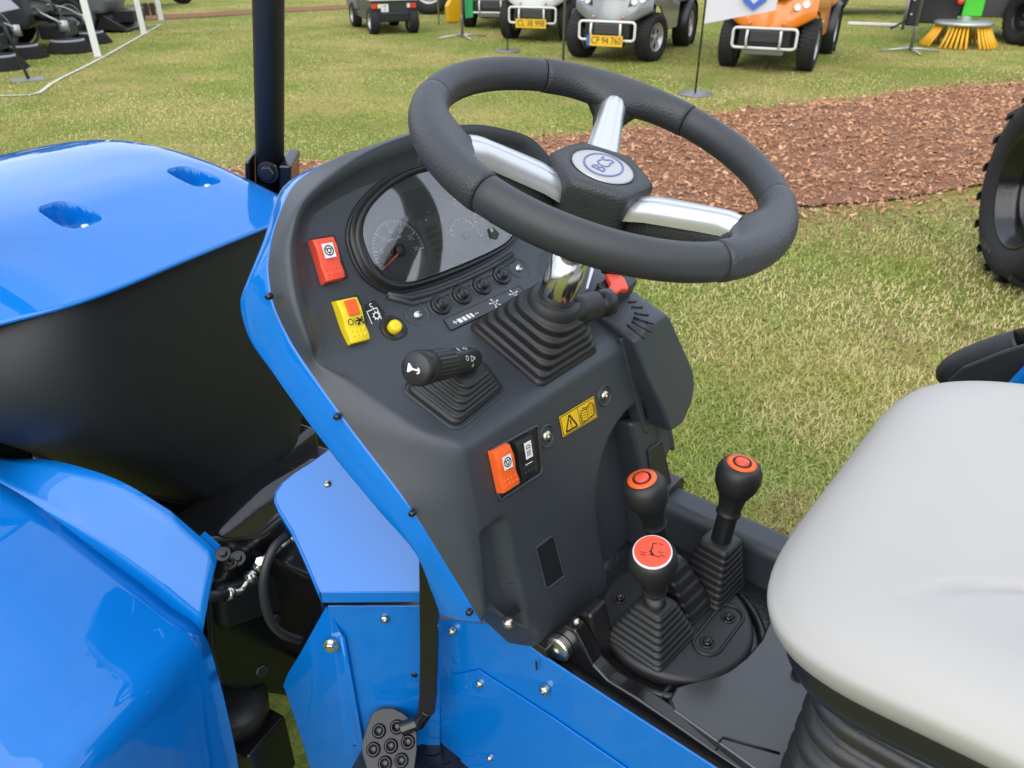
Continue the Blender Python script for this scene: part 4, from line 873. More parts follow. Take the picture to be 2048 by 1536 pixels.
def lever(base_px, base_dim, boot_top_px, boot_top_z, knob_px, knob_dz, kr, face, rot, steps, label, tdim=.017, lead=0.0):
    b = at(*base_px, zt); zt_ = ZD + boot_top_z
    tpt = at(*boot_top_px, PN(HD, b + HD * lead)); kc = at(*knob_px, PN(HD, b + HD * (lead + knob_dz)))
    d = nrm(kc - tpt); root = empty('gear_lever', (0, 0, 0)); root.parent = tractor; root['label'] = label
    u = np.array([math.cos(rot), math.sin(rot), 0]); gaiter('gaiter', root, b, (0, 0, 1), u, tpt, base_dim, base_dim * 1.0, tdim, tdim, steps, rad0=.008, rad1=.007, first=.003)
    L = float(np.linalg.norm(kc - tpt)); mb = MB()
    rs = kr / .027
    lathe(mb, [(.0125 * rs, -L - .012), (.0125 * rs, -L * .55), (.0122 * rs, -.052 * rs)], kc, d, 'black', 24, caps=False)
    mb.build('lever_shaft', root)
    mb = MB(); lathe(mb, [(.0138 * rs, -.056 * rs), (.0150 * rs, -.0555 * rs), (.0152 * rs, -.053 * rs), (.0138 * rs, -.052 * rs), (.0142 * rs, -.045 * rs), (.0165 * rs, -.030 * rs), (.0205 * rs, -.022 * rs), (.0248 * rs, -.013 * rs), (.0268 * rs, -.002 * rs), (.0262 * rs, .008 * rs), (.0225 * rs, .0155 * rs), (.0180 * rs, .0180 * rs), (.0002, .0184 * rs)], kc, d, 'rubber', 36, caps=False)
    kn = mb.build('knob', root)
    mb = MB(); tc = kc + d * .0186 * rs; uu = nrm(RT - d * (RT @ d)); vv = np.cross(d, uu)
    if face == 'cap':
        lathe(mb, [(.0212 * rs, -.0020), (.0210 * rs, -.0004), (.0196 * rs, .0002)], tc, d, 'white', 36, caps=False); lathe(mb, [(.0196 * rs, .0002), (.0120 * rs, .0010), (.0002, .0013)], tc, d, 'red', 36, caps=False)
        c = tc + d * .0016
        for x0, y0, x1, y1, w in ((-.004, -.004, .007, -.009, .0005), (0, .003, .002, .009, .0006), (.002, .009, .006, .008, .0005), (-.002, 0, .0, -.006, .0012), (.001, .004, -.003, -.001, .0007), (-.013, .0, -.007, -.002, .0004), (-.013, -.003, -.007, -.005, .0004), (.006, -.002, .011, -.004, .0004), (.007, -.006, .012, -.009, .0004), (.008, .008, .012, .006, .0004)):
            p0 = c + (uu * x0 + vv * y0) * rs; p1 = c + (uu * x1 + vv * y1) * rs; t_ = nrm(np.cross(p1 - p0, d)) * w * rs; mb.add([p0 - t_, p0 + t_, p1 + t_, p1 - t_], [(0, 1, 2, 3)], 'ink', False)
    else:
        lathe(mb, [(.0175 * rs, -.0004), (.0174 * rs, .0009), (.0110 * rs, .0010)], tc, d, 'orange', 36, caps=False); lathe(mb, [(.0110 * rs, .0010), (.0112 * rs, .0024), (.0100 * rs, .0024), (.0088 * rs, .0006)], tc, d, 'ink', 36, caps=False)
        lathe(mb, [(.0086 * rs, .0004), (.0084 * rs, .0030), (.0070 * rs, .0042), (.0002, .0046)], tc, d, 'red', 30, caps=False)
    mb.build('knob_cap', root)
lever((1300, 1268), .043, (1311, 1208), .05, (1306, 1122), -.022, .0282, 'cap', R(-4), 7, 'nearest gear lever with orange disc on its black knob', .018)
lever((1368, 1205), .030, (1330, 1120), .05, (1291, 982), .0, .0272, 'button', R(-4), 5, 'farther gear lever with orange button by the console', .018, .0)
lever((1418, 1168), .036, (1441, 1082), .07, (1477, 952), .0, .0280, 'button', R(-4), 8, 'right gear lever with orange button leaning to the seat', .020)
# ---- grey rail along the right of the deck
mb = MB(); prof = [(.158, .69), (.160, .778), (.168, .788), (.205, .790), (.214, .780), (.214, .66)]
quads(mb, [[np.array([x, y, z]) for x, z in prof] for y in (-.02, -.03, -.2, -.45)], 'console', smooth=False, capa=False); mb.build('deck_rail', tractor, bevel=.006, seg=3)
mb = MB(); prof2 = [(.150, .69), (.152, .790), (.164, .802), (.212, .804), (.222, .792), (.222, .66)]
quads(mb, [[np.array([x, y, z]) for x, z in prof2] for y in (.06, .0, -.030)], 'console', smooth=False); 
quads(mb, [[np.array([x, -.030, z]) for x, z in prof2], [np.array([x, -.030, z]) for x, z in prof]], 'black', smooth=False); mb.build('rail_sleeve', tractor, bevel=.005, seg=3)

# ---- seat
SX, SY0 = .252, -.284
def seat_outline(n=192):
    out = []
    for k in range(n):
        a = 2 * math.pi * k / n; c, s = math.cos(a), math.sin(a); ex_ = 5.4 if s > 0 else 4.5
        r = (abs(c) ** ex_ + abs(s) ** ex_) ** (-1 / ex_); out.append((c * r * SX, s * r * .24 + SY0 - .24))
    return out
def seat_top(x, y):
    fx = x / SX; fy = (y - SY0) / -.48
    z = 1.097 + .012 * sstep(.40, .90, abs(fx)) * sstep(.05, .45, fy) + .03 * sstep(.80, 1.0, fy)
    z -= .008 * (1 - sstep(0.0, .30, fy))
    r2 = ((x) / .14) ** 2 + ((y - (SY0 - .25)) / .16) ** 2
    z -= .021 * math.exp(-r2 * 1.1)
    gl = float(np.interp(-y, [.36, .381, .389, .406, .422, .446, .50, .60], [.25, .187, .168, .143, .125, .102, .085, .08]))
    z -= .0042 * math.exp(-((abs(x) - gl) / .0055) ** 2) * sstep(.372, .41, -y)
    return z
ol = seat_outline(); cen_s = np.array([0, SY0 - .24]); mb = MB(); rows = []
for s, mode in [(t, 't') for t in np.linspace(.02, .87, 110)] + [(.90, 't'), (.93, 't'), (.955, 't'), (.975, 't'), (.99, 't')]:
    row = []
    for x, y in ol:
        px_, py_ = cen_s[0] + (x - cen_s[0]) * s, cen_s[1] + (y - cen_s[1]) * s; e = max(0, (s - .74) / .26); row.append(np.array([px_, py_, seat_top(px_, py_) - .034 * (1 - math.sqrt(max(0, 1 - min(1, e) ** 2)))]))
    rows.append(row)
last = rows[-1]
for s, dz in ((1.0, -.003), (1.0, -.008), (.992, -.016), (.975, -.025), (.952, -.032), (.925, -.037)):
    rows.append([np.array([cen_s[0] + (x - cen_s[0]) * s, cen_s[1] + (y - cen_s[1]) * s, lp_[2] + dz]) for (x, y), lp_ in zip(ol, last)])
quads(mb, rows, 'seat', close=True, capa=True); seat = mb.build('seat', tractor); seat['label'] = 'light grey vinyl seat cushion'
mb = MB(); rows2 = []
for s, dz in ((.915, -.033), (.928, -.038), (.925, -.056), (.90, -.070), (.78, -.076)): rows2.append([np.array([cen_s[0] + (x - cen_s[0]) * s, cen_s[1] + (y - cen_s[1]) * s, lp_[2] + dz]) for (x, y), lp_ in zip(ol, last)])
quads(mb, rows2, 'black', close=True); mb.build('seat_shell', seat)
# backrest (behind the frame)
mb = MB(); rows = []
for k in range(9):
    f = k / 8; rows.append([np.array([x * (1 - .15 * f ** 3) * 1.0, SY0 - .47 - .10 * f + y * (1 - f ** 4 * .6), 1.02 + .40 * f]) for x, y in rsq(.205, .045, .04)])
quads(mb, rows, 'seat', close=True, capa=True, capb=True); mb.build('backrest', seat, sub=1)
# bellows
mb = MB(); rows = []; nb = 9
for i in range(nb):
    z1 = 1.000 - i * .029; z0 = z1 - .029
    for f in np.linspace(0, 1, 9)[:-1]:
        bul = .015 * math.sin(f * math.pi) ** .55; z = z1 + (z0 - z1) * f
        rows.append([np.array([x, y + SY0 - .262, z]) for x, y in rsq(.128 + bul + .002 * i, .20 + bul + .001 * i, .05)])
quads(mb, rows, 'bellows', close=True); mb.build('seat_bellows', seat)
mb = MB(); lathe(mb, [(.008, 0), (.008, .012), (.006, .014), (.0002, .014)], Dp(1598, 1342), (0, 0, 1), 'black', 16); mb.build('deck_plug', tractor)
# ---- right rear fender with black sleeve, seen over the seat
mb = MB(); P5 = PX(.44); tube(mb, catmull([at(x, y, P5) for x, y in ((1893, 772), (1910, 742), (1945, 722), (2000, 702), (2042, 690))], 6), [.004, .012, .017, .019] + [.021] * 20 + [.022], 'tank', 20); slv = mb.build('grab_sleeve', tractor)
mb = MB(); tube(mb, [at(2036, 680, P5), at(2090, 664, P5), at(2150, 690, P5), at(2200, 800, P5)], .014, 'gloss', 14); mb.build('grab_rail', tractor)
mb = MB(); slab(mb, [at(x, y, PX(.40)) for x, y in ((1895, 762), (1925, 735), (2000, 705), (2048, 690), (2130, 690), (2130, 900), (1890, 860))], ex * .01, 'tank'); mb.build('fender_apron', tractor, bevel=.004)
mb = MB(); slab(mb, [at(x, y, PX(.375)) for x, y in ((2008, 775), (2030, 752), (2060, 722), (2200, 700), (2200, 900), (2008, 900))], ex * .02, 'blue'); mb.build('rear_fender', tractor, bevel=.006, seg=3)
# ================================================================== GROUND
def G0(px, py): return at(px, py, PZ(0))[:2]
up_edge = [(-3.0, 9.0), (-.5, 6.9), (1.2, 5.5)] + [tuple(G0(x, y)) for x, y in ((580, 327), (699, 320), (850, 303), (1066, 277), (1275, 254), (1416, 228), (1560, 211), (1707, 195), (1861, 178), (2048, 161))] + [(16, -1.3), (24, -4.6)]
lo_edge = [(-3.6, 6.3), (-.6, 4.6), (.9, 3.7), (1.7, 2.95), (2.5, 2.2), (3.3, 1.62)] + [tuple(G0(x, y)) for x, y in ((1591, 433), (1710, 424), (1854, 410), (1980, 386))] + [(6.2, -.25), (9, -1.75), (14, -4.2), (22, -8)]
up_p = np.array(catmull([np.array(p) for p in up_edge], 6)); lo_p = np.array(catmull([np.array(p) for p in lo_edge], 6))
up_r = np.array(resample(up_p, 160)); lo_r = np.array(resample(lo_p, 160))
poly = np.vstack([up_r, lo_r[::-1]])
def inside(pts, poly):
    x, y = pts[:, 0], pts[:, 1]; r = np.zeros(len(pts), bool); j = len(poly) - 1
    for i in range(len(poly)):
        a, b = poly[i], poly[j]; m = (a[1] > y) != (b[1] > y)
        with np.errstate(divide='ignore', invalid='ignore'): r ^= m & (x < (b[0] - a[0]) * (y - a[1]) / (b[1] - a[1]) + a[0])
        j = i
    return r
def vnoise(p, s, seed):
    """smooth value noise on 2D points"""
    r = np.random.default_rng(seed); T = r.random((257, 257)); q = p * s + 128.3; i = np.floor(q).astype(int); f = q - i; f = f * f * (3 - 2 * f); i %= 256
    a = T[i[:, 0], i[:, 1]]; b = T[i[:, 0] + 1, i[:, 1]]; c = T[i[:, 0], i[:, 1] + 1]; d = T[i[:, 0] + 1, i[:, 1] + 1]
    return (a * (1 - f[:, 0]) + b * f[:, 0]) * (1 - f[:, 1]) + (c * (1 - f[:, 0]) + d * f[:, 0]) * f[:, 1]
def fbm(p, s, seed, o=4):
    v = 0; a = .5; t = 0
    for k in range(o): v = v + a * vnoise(p, s * 2 ** k, seed + k); t += a; a *= .55
    return v / t
def ground_mat():
    m = bpy.data.materials.new('lawn_soil'); m.use_nodes = True; t = m.node_tree; b = t.nodes['Principled BSDF']; b.inputs['Roughness'].default_value = .9; b.inputs['Specular IOR Level'].default_value = .1
    tc = t.nodes.new('ShaderNodeTexCoord')
    def noise(s, d=6, r=.6):
        n = t.nodes.new('ShaderNodeTexNoise'); n.inputs['Scale'].default_value = s; n.inputs['Detail'].default_value = d; n.inputs['Roughness'].default_value = r; t.links.new(tc.outputs['Object'], n.inputs['Vector']); return n
    n1, n2, n3 = noise(.7), noise(22, 8, .7), noise(130, 4, .7)
    def ramp(n, p0, c0, p1, c1):
        r = t.nodes.new('ShaderNodeValToRGB'); e = r.color_ramp.elements; e[0].position = p0; e[0].color = (*c0, 1); e[1].position = p1; e[1].color = (*c1, 1); t.links.new(n.outputs['Fac'], r.inputs['Fac']); return r
    r1 = ramp(n1, .42, (.235, .285, .070), .66, (.45, .38, .17)); r2 = ramp(n2, .35, (.50, .55, .40), .70, (1.25, 1.2, 1.05)); r3 = ramp(n3, .3, (.55, .55, .5), .7, (1.3, 1.3, 1.2))
    m1 = t.nodes.new('ShaderNodeMix'); m1.data_type = 'RGBA'; m1.blend_type = 'MULTIPLY'; m1.inputs['Factor'].default_value = 1; m2 = t.nodes.new('ShaderNodeMix'); m2.data_type = 'RGBA'; m2.blend_type = 'MULTIPLY'; m2.inputs['Factor'].default_value = 1
    t.links.new(r1.outputs['Color'], m1.inputs[6]); t.links.new(r2.outputs['Color'], m1.inputs[7]); t.links.new(m1.outputs[2], m2.inputs[6]); t.links.new(r3.outputs['Color'], m2.inputs[7]); t.links.new(m2.outputs[2], b.inputs['Base Color'])
    bp = t.nodes.new('ShaderNodeBump'); bp.inputs['Strength'].default_value = .7; bp.inputs['Distance'].default_value = .02; t.links.new(n3.outputs['Fac'], bp.inputs['Height']); t.links.new(bp.outputs['Normal'], b.inputs['Normal'])
    return m
M['lawn'] = ground_mat()
M['mulch'] = mat('bark_mulch_bed', (.27, .138, .086), rough=.9, vary=.5, vscale=30, bump=1.0, bscale=60, bdist=.03, spec=.1)
mb = MB(); quads(mb, [[np.array([x, y, 0]) for x in np.linspace(-400, 400, 9)] for y in np.linspace(-400, 400, 9)], 'lawn', smooth=False); tag(mb.build('ground'), kind='structure')
mb = MB(); NW = 14; rows = []
for i, (a, b) in enumerate(zip(lo_r, up_r)):
    row = []
    for k in range(NW + 1):
        f = .05 + .90 * k / NW; p = a * (1 - f) + b * f; e = math.sin(math.pi * f) ** .5; n_ = float(vnoise(np.array([p]), 3.0, 3)[0]); row.append(np.array([p[0], p[1], .006 + e * (.025 + .03 * n_)]))
    rows.append(row)
quads(mb, rows, 'mulch'); tag(mb.build('mulch_path'), kind='structure')
fs_ = [(150, 46), (239, 39), (342, 34), (502, 25), (564, 20.5), (700, 14), (900, 3)]
mb = MB(); quads(mb, [[np.array([*G0(x, y + 4.5), .012]), np.array([*G0(x, y), .045]), np.array([*G0(x, y - 4), .012])] for x, y in fs_], 'mulch'); tag(mb.build('mulch_strip'), kind='structure')
def flat_strip(name, px, w, z, m):
    P = [np.array(G0(x, y)) for x, y in px]; P = resample(catmull(P, 4), 60); L, Rr = [], []
    for i, p in enumerate(P):
        t = nrm(P[min(i + 1, len(P) - 1)] - P[max(i - 1, 0)]); n = np.array([-t[1], t[0]]); L.append(np.array([*(p + n * w), z])); Rr.append(np.array([*(p - n * w), z]))
    mb = MB(); quads(mb, [L, Rr], m, smooth=False); return tag(mb.build(name), kind='structure')
M['line'] = mat('white_line_marking', (.50, .53, .42), rough=.9, vary=.7, vscale=30, spec=.1)
flat_strip('painted_line', ((-150, 196), (0, 193), (60, 191), (80, 186), (116, 161), (205, 116), (321, 50)), .024, .010, 'line')
flat_strip('painted_line', ((200, 60), (256, 56), (321, 50)), .030, .011, 'line')
# ---- grass blades (one mass) in the sector the place shows
def attr_mesh(name, V, F, C, m, kind='stuff'):
    me = bpy.data.meshes.new(name); nv, nf = len(V), len(F); k = F.shape[1]
    me.vertices.add(nv); me.vertices.foreach_set('co', V.astype(np.float32).ravel()); me.loops.add(nf * k); me.loops.foreach_set('vertex_index', F.astype(np.int32).ravel()); me.polygons.add(nf); me.polygons.foreach_set('loop_start', np.arange(0, nf * k, k, dtype=np.int32)); me.polygons.foreach_set('loop_total', np.full(nf, k, dtype=np.int32))
    a = me.color_attributes.new('col', 'FLOAT_COLOR', 'POINT'); a.data.foreach_set('color', np.c_[C, np.ones(nv)].astype(np.float32).ravel()); me.update(calc_edges=True); me.materials.append(m)
    o = bpy.data.objects.new(name, me); COL.objects.link(o); o['kind'] = kind; return o
M['blade'] = mat_attr('grass_blade', .65); M['chip'] = mat_attr('bark_chip', .85)
def blades(n, r0, r1, hgt, wid, lean, az=54):
    r = r0 * (r1 / r0) ** rng.random(n); a = _a + R(az) * (rng.random(n) * 2 - 1); org = CAM[:2] - HD[:2] * .6
    p = org + np.c_[np.cos(a), np.sin(a)] * r[:, None]
    edge = (fbm(p, 1.2, 5) - .5) * .22; q = p + edge[:, None]
    keep = ~inside(q, poly); p = p[keep]; r = r[keep]
    dry = fbm(p, 1.1, 11) + .25 * (fbm(p, 5., 21) - .5); bare = fbm(p, .9, 31) + .3 * (fbm(p, 6., 41) - .5)
    dist = np.linalg.norm(p - CAM[:2], axis=1); dry = dry + .07 * np.exp(-((dist - 5.2) / 1.6) ** 2) + .09 * np.exp(-((dist - 3.2) / 1.2) ** 2)
    keep = rng.random(len(p)) > .75 * np.clip((bare - .63) / .06, 0, 1); p, r, dry = p[keep], r[keep], dry[keep]; m = len(p)
    sc = .6 + .8 * rng.random(m); h = hgt * sc * (.75 + .5 * fbm(p, 2.5, 51)); w = wid * (r / r0) ** .75 * (.6 + .8 * rng.random(m))
    az_ = rng.random(m) * 6.283; ln = lean * (.3 + rng.random(m)); d = np.c_[np.cos(az_), np.sin(az_)]; t = np.c_[-d[:, 1], d[:, 0]]
    base = np.c_[p, np.zeros(m)]; tip = np.c_[p + d * (h * np.sin(ln))[:, None], h * np.cos(ln) + .004]; mid = np.c_[p + d * (h * .5 * np.sin(ln * .6))[:, None], h * .55 * np.cos(ln * .6)]
    T = np.c_[t * w[:, None], np.zeros(m)]
    V = np.stack([base - T, base + T, mid + T * .8, mid - T * .8, tip], 1)
    x = np.clip((dry - .41) / .22, 0, 1) ** 1.1; x = np.clip(x + rng.normal(0, .28, m), 0, 1)
    g1 = np.array([.215, .275, .052]); g2 = np.array([.355, .395, .090]); s1 = np.array([.62, .52, .245])
    j = rng.random(m)[:, None]; hue = np.clip((fbm(p, 1.7, 71) - .5) * 3.2, -1, 1)[:, None]; col = (g1 * (1 - j) + g2 * j) * (1 + hue * np.array([.16, .02, -.10])) * (1 - x[:, None]) + s1 * (.65 + .45 * rng.random(m))[:, None] * x[:, None]
    bz = np.clip((fbm(p, .9, 31) + .3 * (fbm(p, 6., 41) - .5) - .53) / .07, 0, 1) * (rng.random(m) < .75); col = col * (1 - .8 * bz[:, None]) + np.array([.33, .22, .125]) * .8 * bz[:, None]
    return V, col
Vs, Cs = zip(*[blades(190000, 2.2, 6.8, .025, .0015, 1.3), blades(320000, 6.2, 27, .014, .0026, 1.2)])
V = np.concatenate(Vs); Cc = np.concatenate(Cs); m = len(V); base_i = np.arange(m)[:, None] * 5
F3 = np.concatenate([base_i + np.array([0, 1, 2]), base_i + np.array([0, 2, 3]), base_i + np.array([3, 2, 4])])
attr_mesh('grass', V.reshape(-1, 3), F3, np.repeat(Cc, 5, axis=0), M['blade'])
# ---- bark chips
n = 105000; i = rng.random(n); f = rng.random(n); f = np.clip(f + rng.normal(0, .012, n), -.03, 1.04)
idx = i ** 1.0 * 159; a0 = np.floor(idx).astype(int); fr = (idx - a0)[:, None]; a1 = np.minimum(a0 + 1, 159)
lo = lo_r[a0] * (1 - fr) + lo_r[a1] * fr; hi = up_r[a0] * (1 - fr) + up_r[a1] * fr; p = lo * (1 - f[:, None]) + hi * f[:, None]
p = p + ((fbm(p, 2.2, 61) - .5) * .34)[:, None]
kp = np.linalg.norm(p - CAM[:2], axis=1) < 15; p = p[kp]; f = f[kp]
# stray chips spilled on the lawn
st = np.vstack([lo_r[30:140][rng.integers(0, 110, 2600)] + rng.normal(0, .17, (2600, 2)), up_r[30:140][rng.integers(0, 110, 1500)] + rng.normal(0, .12, (1500, 2)), lo_r[40:120][rng.integers(0, 80, 250)] + rng.normal(0, .55, (250, 2))]); p = np.vstack([p, st]); f = np.r_[f, np.zeros(len(st))]
n = len(p); dist = np.linalg.norm(p - CAM[:2], axis=1)
L = (.0065 + .022 * rng.random(n) ** 2.8) * (.8 + dist * .03); W = L * (.18 + .35 * rng.random(n)); H = W * (.3 + .3 * rng.random(n))
az_ = rng.random(n) * 6.283; ti = rng.normal(0, .35, n); u = np.c_[np.cos(az_) * np.cos(ti), np.sin(az_) * np.cos(ti), np.sin(ti)]; v = np.c_[-np.sin(az_), np.cos(az_), rng.normal(0, .3, n)]; v /= np.linalg.norm(v, axis=1)[:, None]; w = np.cross(u, v)
z = .010 + np.clip(np.sin(np.pi * np.clip(f, 0, 1)), 0, 1) ** .5 * (.030 + .03 * vnoise(p, 3.0, 3)) + rng.random(n) * .012
c = np.c_[p, z]; V = np.stack([c + u * (sx * L)[:, None] * k1 + v * (sy * W)[:, None] * k1 + w * (sz * H)[:, None] for sz, k1 in ((-1, 1), (1, .8)) for sx, sy in ((-1, -.7), (1, -1), (.8, 1), (-1, .8))], 1)
Fq = np.array([(4, 5, 6, 7), (0, 1, 5, 4), (1, 2, 6, 5), (2, 3, 7, 6), (3, 0, 4, 7)]); F4 = (np.arange(n)[:, None, None] * 8 + Fq[None]).reshape(-1, 4)
k = rng.random(n); c0 = np.array([.20, .096, .054]); c1 = np.array([.48, .238, .128]); c2 = np.array([.66, .42, .26])
col = np.where((k < .78)[:, None], c0 + (c1 - c0) * (k / .78)[:, None], c1 + (c2 - c1) * ((k - .78) / .22)[:, None])
attr_mesh('bark_chips', V.reshape(-1, 3), F4, np.repeat(col, 8, axis=0), M['chip'])
# a few dead leaves and twigs in the near lawn
M['leaf'] = mat('dry_leaf', (.30, .19, .11), rough=.7); M['twig'] = mat('twig', (.10, .055, .035), rough=.8)
for i, (px, py, s) in enumerate(((1448, 583, .018), (1838, 640, .022), (1915, 655, .03), (1700, 470, .02))):
    g2 = G0(px, py); mb = MB(); a = i * 1.3; d = np.array([math.cos(a), math.sin(a), .2]); t = np.array([-math.sin(a), math.cos(a), .1])
    mb.add([np.array([*g2, .03]) + d * x * s + t * y * s + np.array([0, 0, z * s]) for x, y, z in ((-1, 0, 0), (-.4, .5, .25), (.5, .45, .3), (1, 0, .1), (.5, -.45, .3), (-.4, -.5, .25), (0, 0, 0))], [(0, 1, 6), (1, 2, 6), (2, 3, 6), (3, 4, 6), (4, 5, 6), (5, 0, 6)], 'leaf')
    tag(mb.build('fallen_leaf'), ['pale dead leaf on the lawn under the steering wheel', 'small brown leaf on the lawn far behind the seat', 'brown leaf on the grass near the right edge', 'brown leaf lying just below the bark path'][i], 'leaf', 'dead leaves on the lawn')

# ---- ring of trees added out of view to block low sky and darken reflections
M['wood'] = mat_attr('wood_foliage', .8)
nb_ = 150; Vw, Cw = [], []
for k in range(nb_):
    a = 2 * math.pi * k / nb_ + rng.normal(0, .01); d = 75 + rng.normal(0, 5); c = np.array([math.cos(a) * d, math.sin(a) * d, 0]); h = 8.5 + rng.normal(0, 1.6); nL = 420
    q = rng.normal(0, 1, (nL, 3)); q /= np.linalg.norm(q, axis=1)[:, None]; q *= rng.random((nL, 1)) ** .35; P_ = c + q * np.array([2.6, 2.6, h * .46]) + np.array([0, 0, h * .52]); s_ = .35 + .5 * rng.random((nL, 1, 1))
    tri = P_[:, None, :] + rng.normal(0, 1, (nL, 3, 3)) * s_; Vw.append(tri.reshape(-1, 3)); Cw.append(np.repeat(np.array([.035, .06, .018]) * (.6 + .8 * rng.random((nL, 1))), 3, axis=0))
Vw = np.vstack(Vw); Cw = np.vstack(Cw); tag(attr_mesh('wood', Vw, np.arange(len(Vw)).reshape(-1, 3), Cw, M['wood']), 'dark green wood closing the field far away all round', 'wood')
# ================================================================== OTHER MACHINES ON THE FIELD
M['tyre'] = mat('tyre_rubber', (.022, .022, .023), rough=.75, bump=.5, bscale=25, bdist=.01, spec=.3)
M['alloy'] = mat('alloy_wheel', (.55, .55, .56), rough=.35, metal=.6)
M['cartorange'] = mat('orange_paint', (.80, .215, .008), rough=.32, coat=.7)
M['cartsilver'] = mat('silver_paint', (.24, .25, .25), rough=.35, metal=.35, coat=.6)
M['cartwhite'] = mat('white_paint', (.62, .63, .62), rough=.35, coat=.5)
M['darkgrey'] = mat('dark_grey_body', (.040, .044, .050), rough=.4, coat=.3)
M['midgrey'] = mat('grey_body', (.135, .140, .150), rough=.42, coat=.3)
M['barwhite'] = mat('white_tube', (.72, .72, .68), rough=.4)
M['plate'] = mat('yellow_number_plate', (.78, .46, .02), rough=.5)
M['plateblue'] = mat('plate_blue', (.03, .12, .42), rough=.5)
M['lens'] = mat('lamp_lens', (.72, .74, .75), rough=.08, spec=.9)
M['redlens'] = mat('red_lens', (.70, .05, .02), rough=.2)
M['amber'] = mat('amber_lens', (.75, .30, .16), rough=.3)
M['winglass'] = mat('dark_window', (.012, .014, .016), rough=.06, spec=.7)
M['redpaint'] = mat('red_paint', (.68, .03, .02), rough=.35, coat=.4)
M['green'] = mat('bright_green_paint', (.06, .52, .035), rough=.35, coat=.4)
M['dkgreen'] = mat('green_fabric', (.02, .26, .085), rough=.8)
M['bristle'] = mat('yellow_bristle', (.80, .42, .02), rough=.6)
M['dkbristle'] = mat('dark_bristle', (.022, .020, .019), rough=.9, spec=.1, bump=.6, bscale=60, bdist=.01)
M['galv'] = mat('galvanised_steel', (.45, .46, .45), rough=.4, metal=.7)
M['steel'] = mat('grey_steel', (.20, .20, .20), rough=.4, metal=.6)
M['cloth'] = mat('white_flag_cloth', (.62, .62, .66), rough=.8)
M['flagblue'] = mat('blue_flag_print', (.06, .14, .46), rough=.8)
M['board'] = mat('grey_sign_board', (.26, .26, .29), rough=.5)
M['yellowm'] = mat('yellow_machine_paint', (.75, .42, .01), rough=.4)
M['postwhite'] = mat('white_post_paint', (.74, .74, .70), rough=.5)
def wheel_at(root, c, Rr, w, axis=(1, 0, 0), rimm='alloy', steer=0.0, lug=False, rimr=.60, spokes=5, face=1):
    ax = nrm(Matrix.Rotation(steer, 3, 'Z') @ Vector(axis)); c = np.array(c, float); mb = MB(); h = w / 2
    lathe(mb, [(Rr * rimr, -h * .80), (Rr * .70, -h * .98), (Rr * .86, -h), (Rr * .96, -h * .86), (Rr, -h * .55), (Rr * 1.005, 0), (Rr, h * .55), (Rr * .96, h * .86), (Rr * .86, h), (Rr * .70, h * .98), (Rr * rimr, h * .80)], c, ax, 'tyre', 40, caps=False)
    u, v, w_ = frame(ax); NT = 36
    for k in range(NT):
        for sd in (-1, 1):
            a = 2 * math.pi * (k + (.5 if sd > 0 else 0)) / NT; d = u * math.cos(a) + v * math.sin(a); t = np.cross(ax, d); box(mb, c + d * Rr * 1.0 + ax * sd * h * .45, (h * .8, Rr * .095, Rr * .035), 'tyre', np.array([nrm(ax + t * sd * .25), t, d]))
    tyre = mb.build('wheel', root); mb = MB()
    lathe(mb, [(Rr * rimr * 1.0, h * .80), (Rr * rimr * .96, h * .84), (Rr * rimr * .90, h * .55), (Rr * rimr * .88, -h * .2), (.001, -h * .2)], c, ax, rimm if spokes == 0 else 'black', 32, caps=False)
    lathe(mb, [(Rr * rimr * 1.0, -h * .80), (Rr * rimr * .96, -h * .84), (Rr * rimr * .90, -h * .55), (Rr * rimr * .88, -h * .2), (.001, -h * .1)], c, ax, rimm, 32, caps=False)
    for s_ in (1, -1):
        lathe(mb, [(Rr * rimr * 1.0, s_ * h * .82), (Rr * rimr * .93, s_ * h * .86), (Rr * rimr * .90, s_ * h * .7)], c, ax, rimm, 32, caps=False)
        for k in range(spokes):
            a = 2 * math.pi * k / max(1, spokes) + .3; d = u * math.cos(a) + v * math.sin(a); t = np.cross(ax, d); box(mb, c + d * Rr * rimr * .5 + ax * s_ * h * .55, (.02, Rr * .14, Rr * rimr * .92), rimm, np.array([ax, t, d]))
        lathe(mb, [(Rr * .14, s_ * h * .5), (Rr * .13, s_ * h * .68), (.001, s_ * h * .7)], c, ax, rimm, 16, caps=False)
    mb.build('wheel_rim', tyre); return tyre
def face_yaw(gx, gy, extra=0.0):
    """yaw so that local +Y looks from (gx,gy) back at the camera position"""
    d = CAM[:2] - np.array([gx, gy]); return math.atan2(d[1], d[0]) - math.pi / 2 + extra
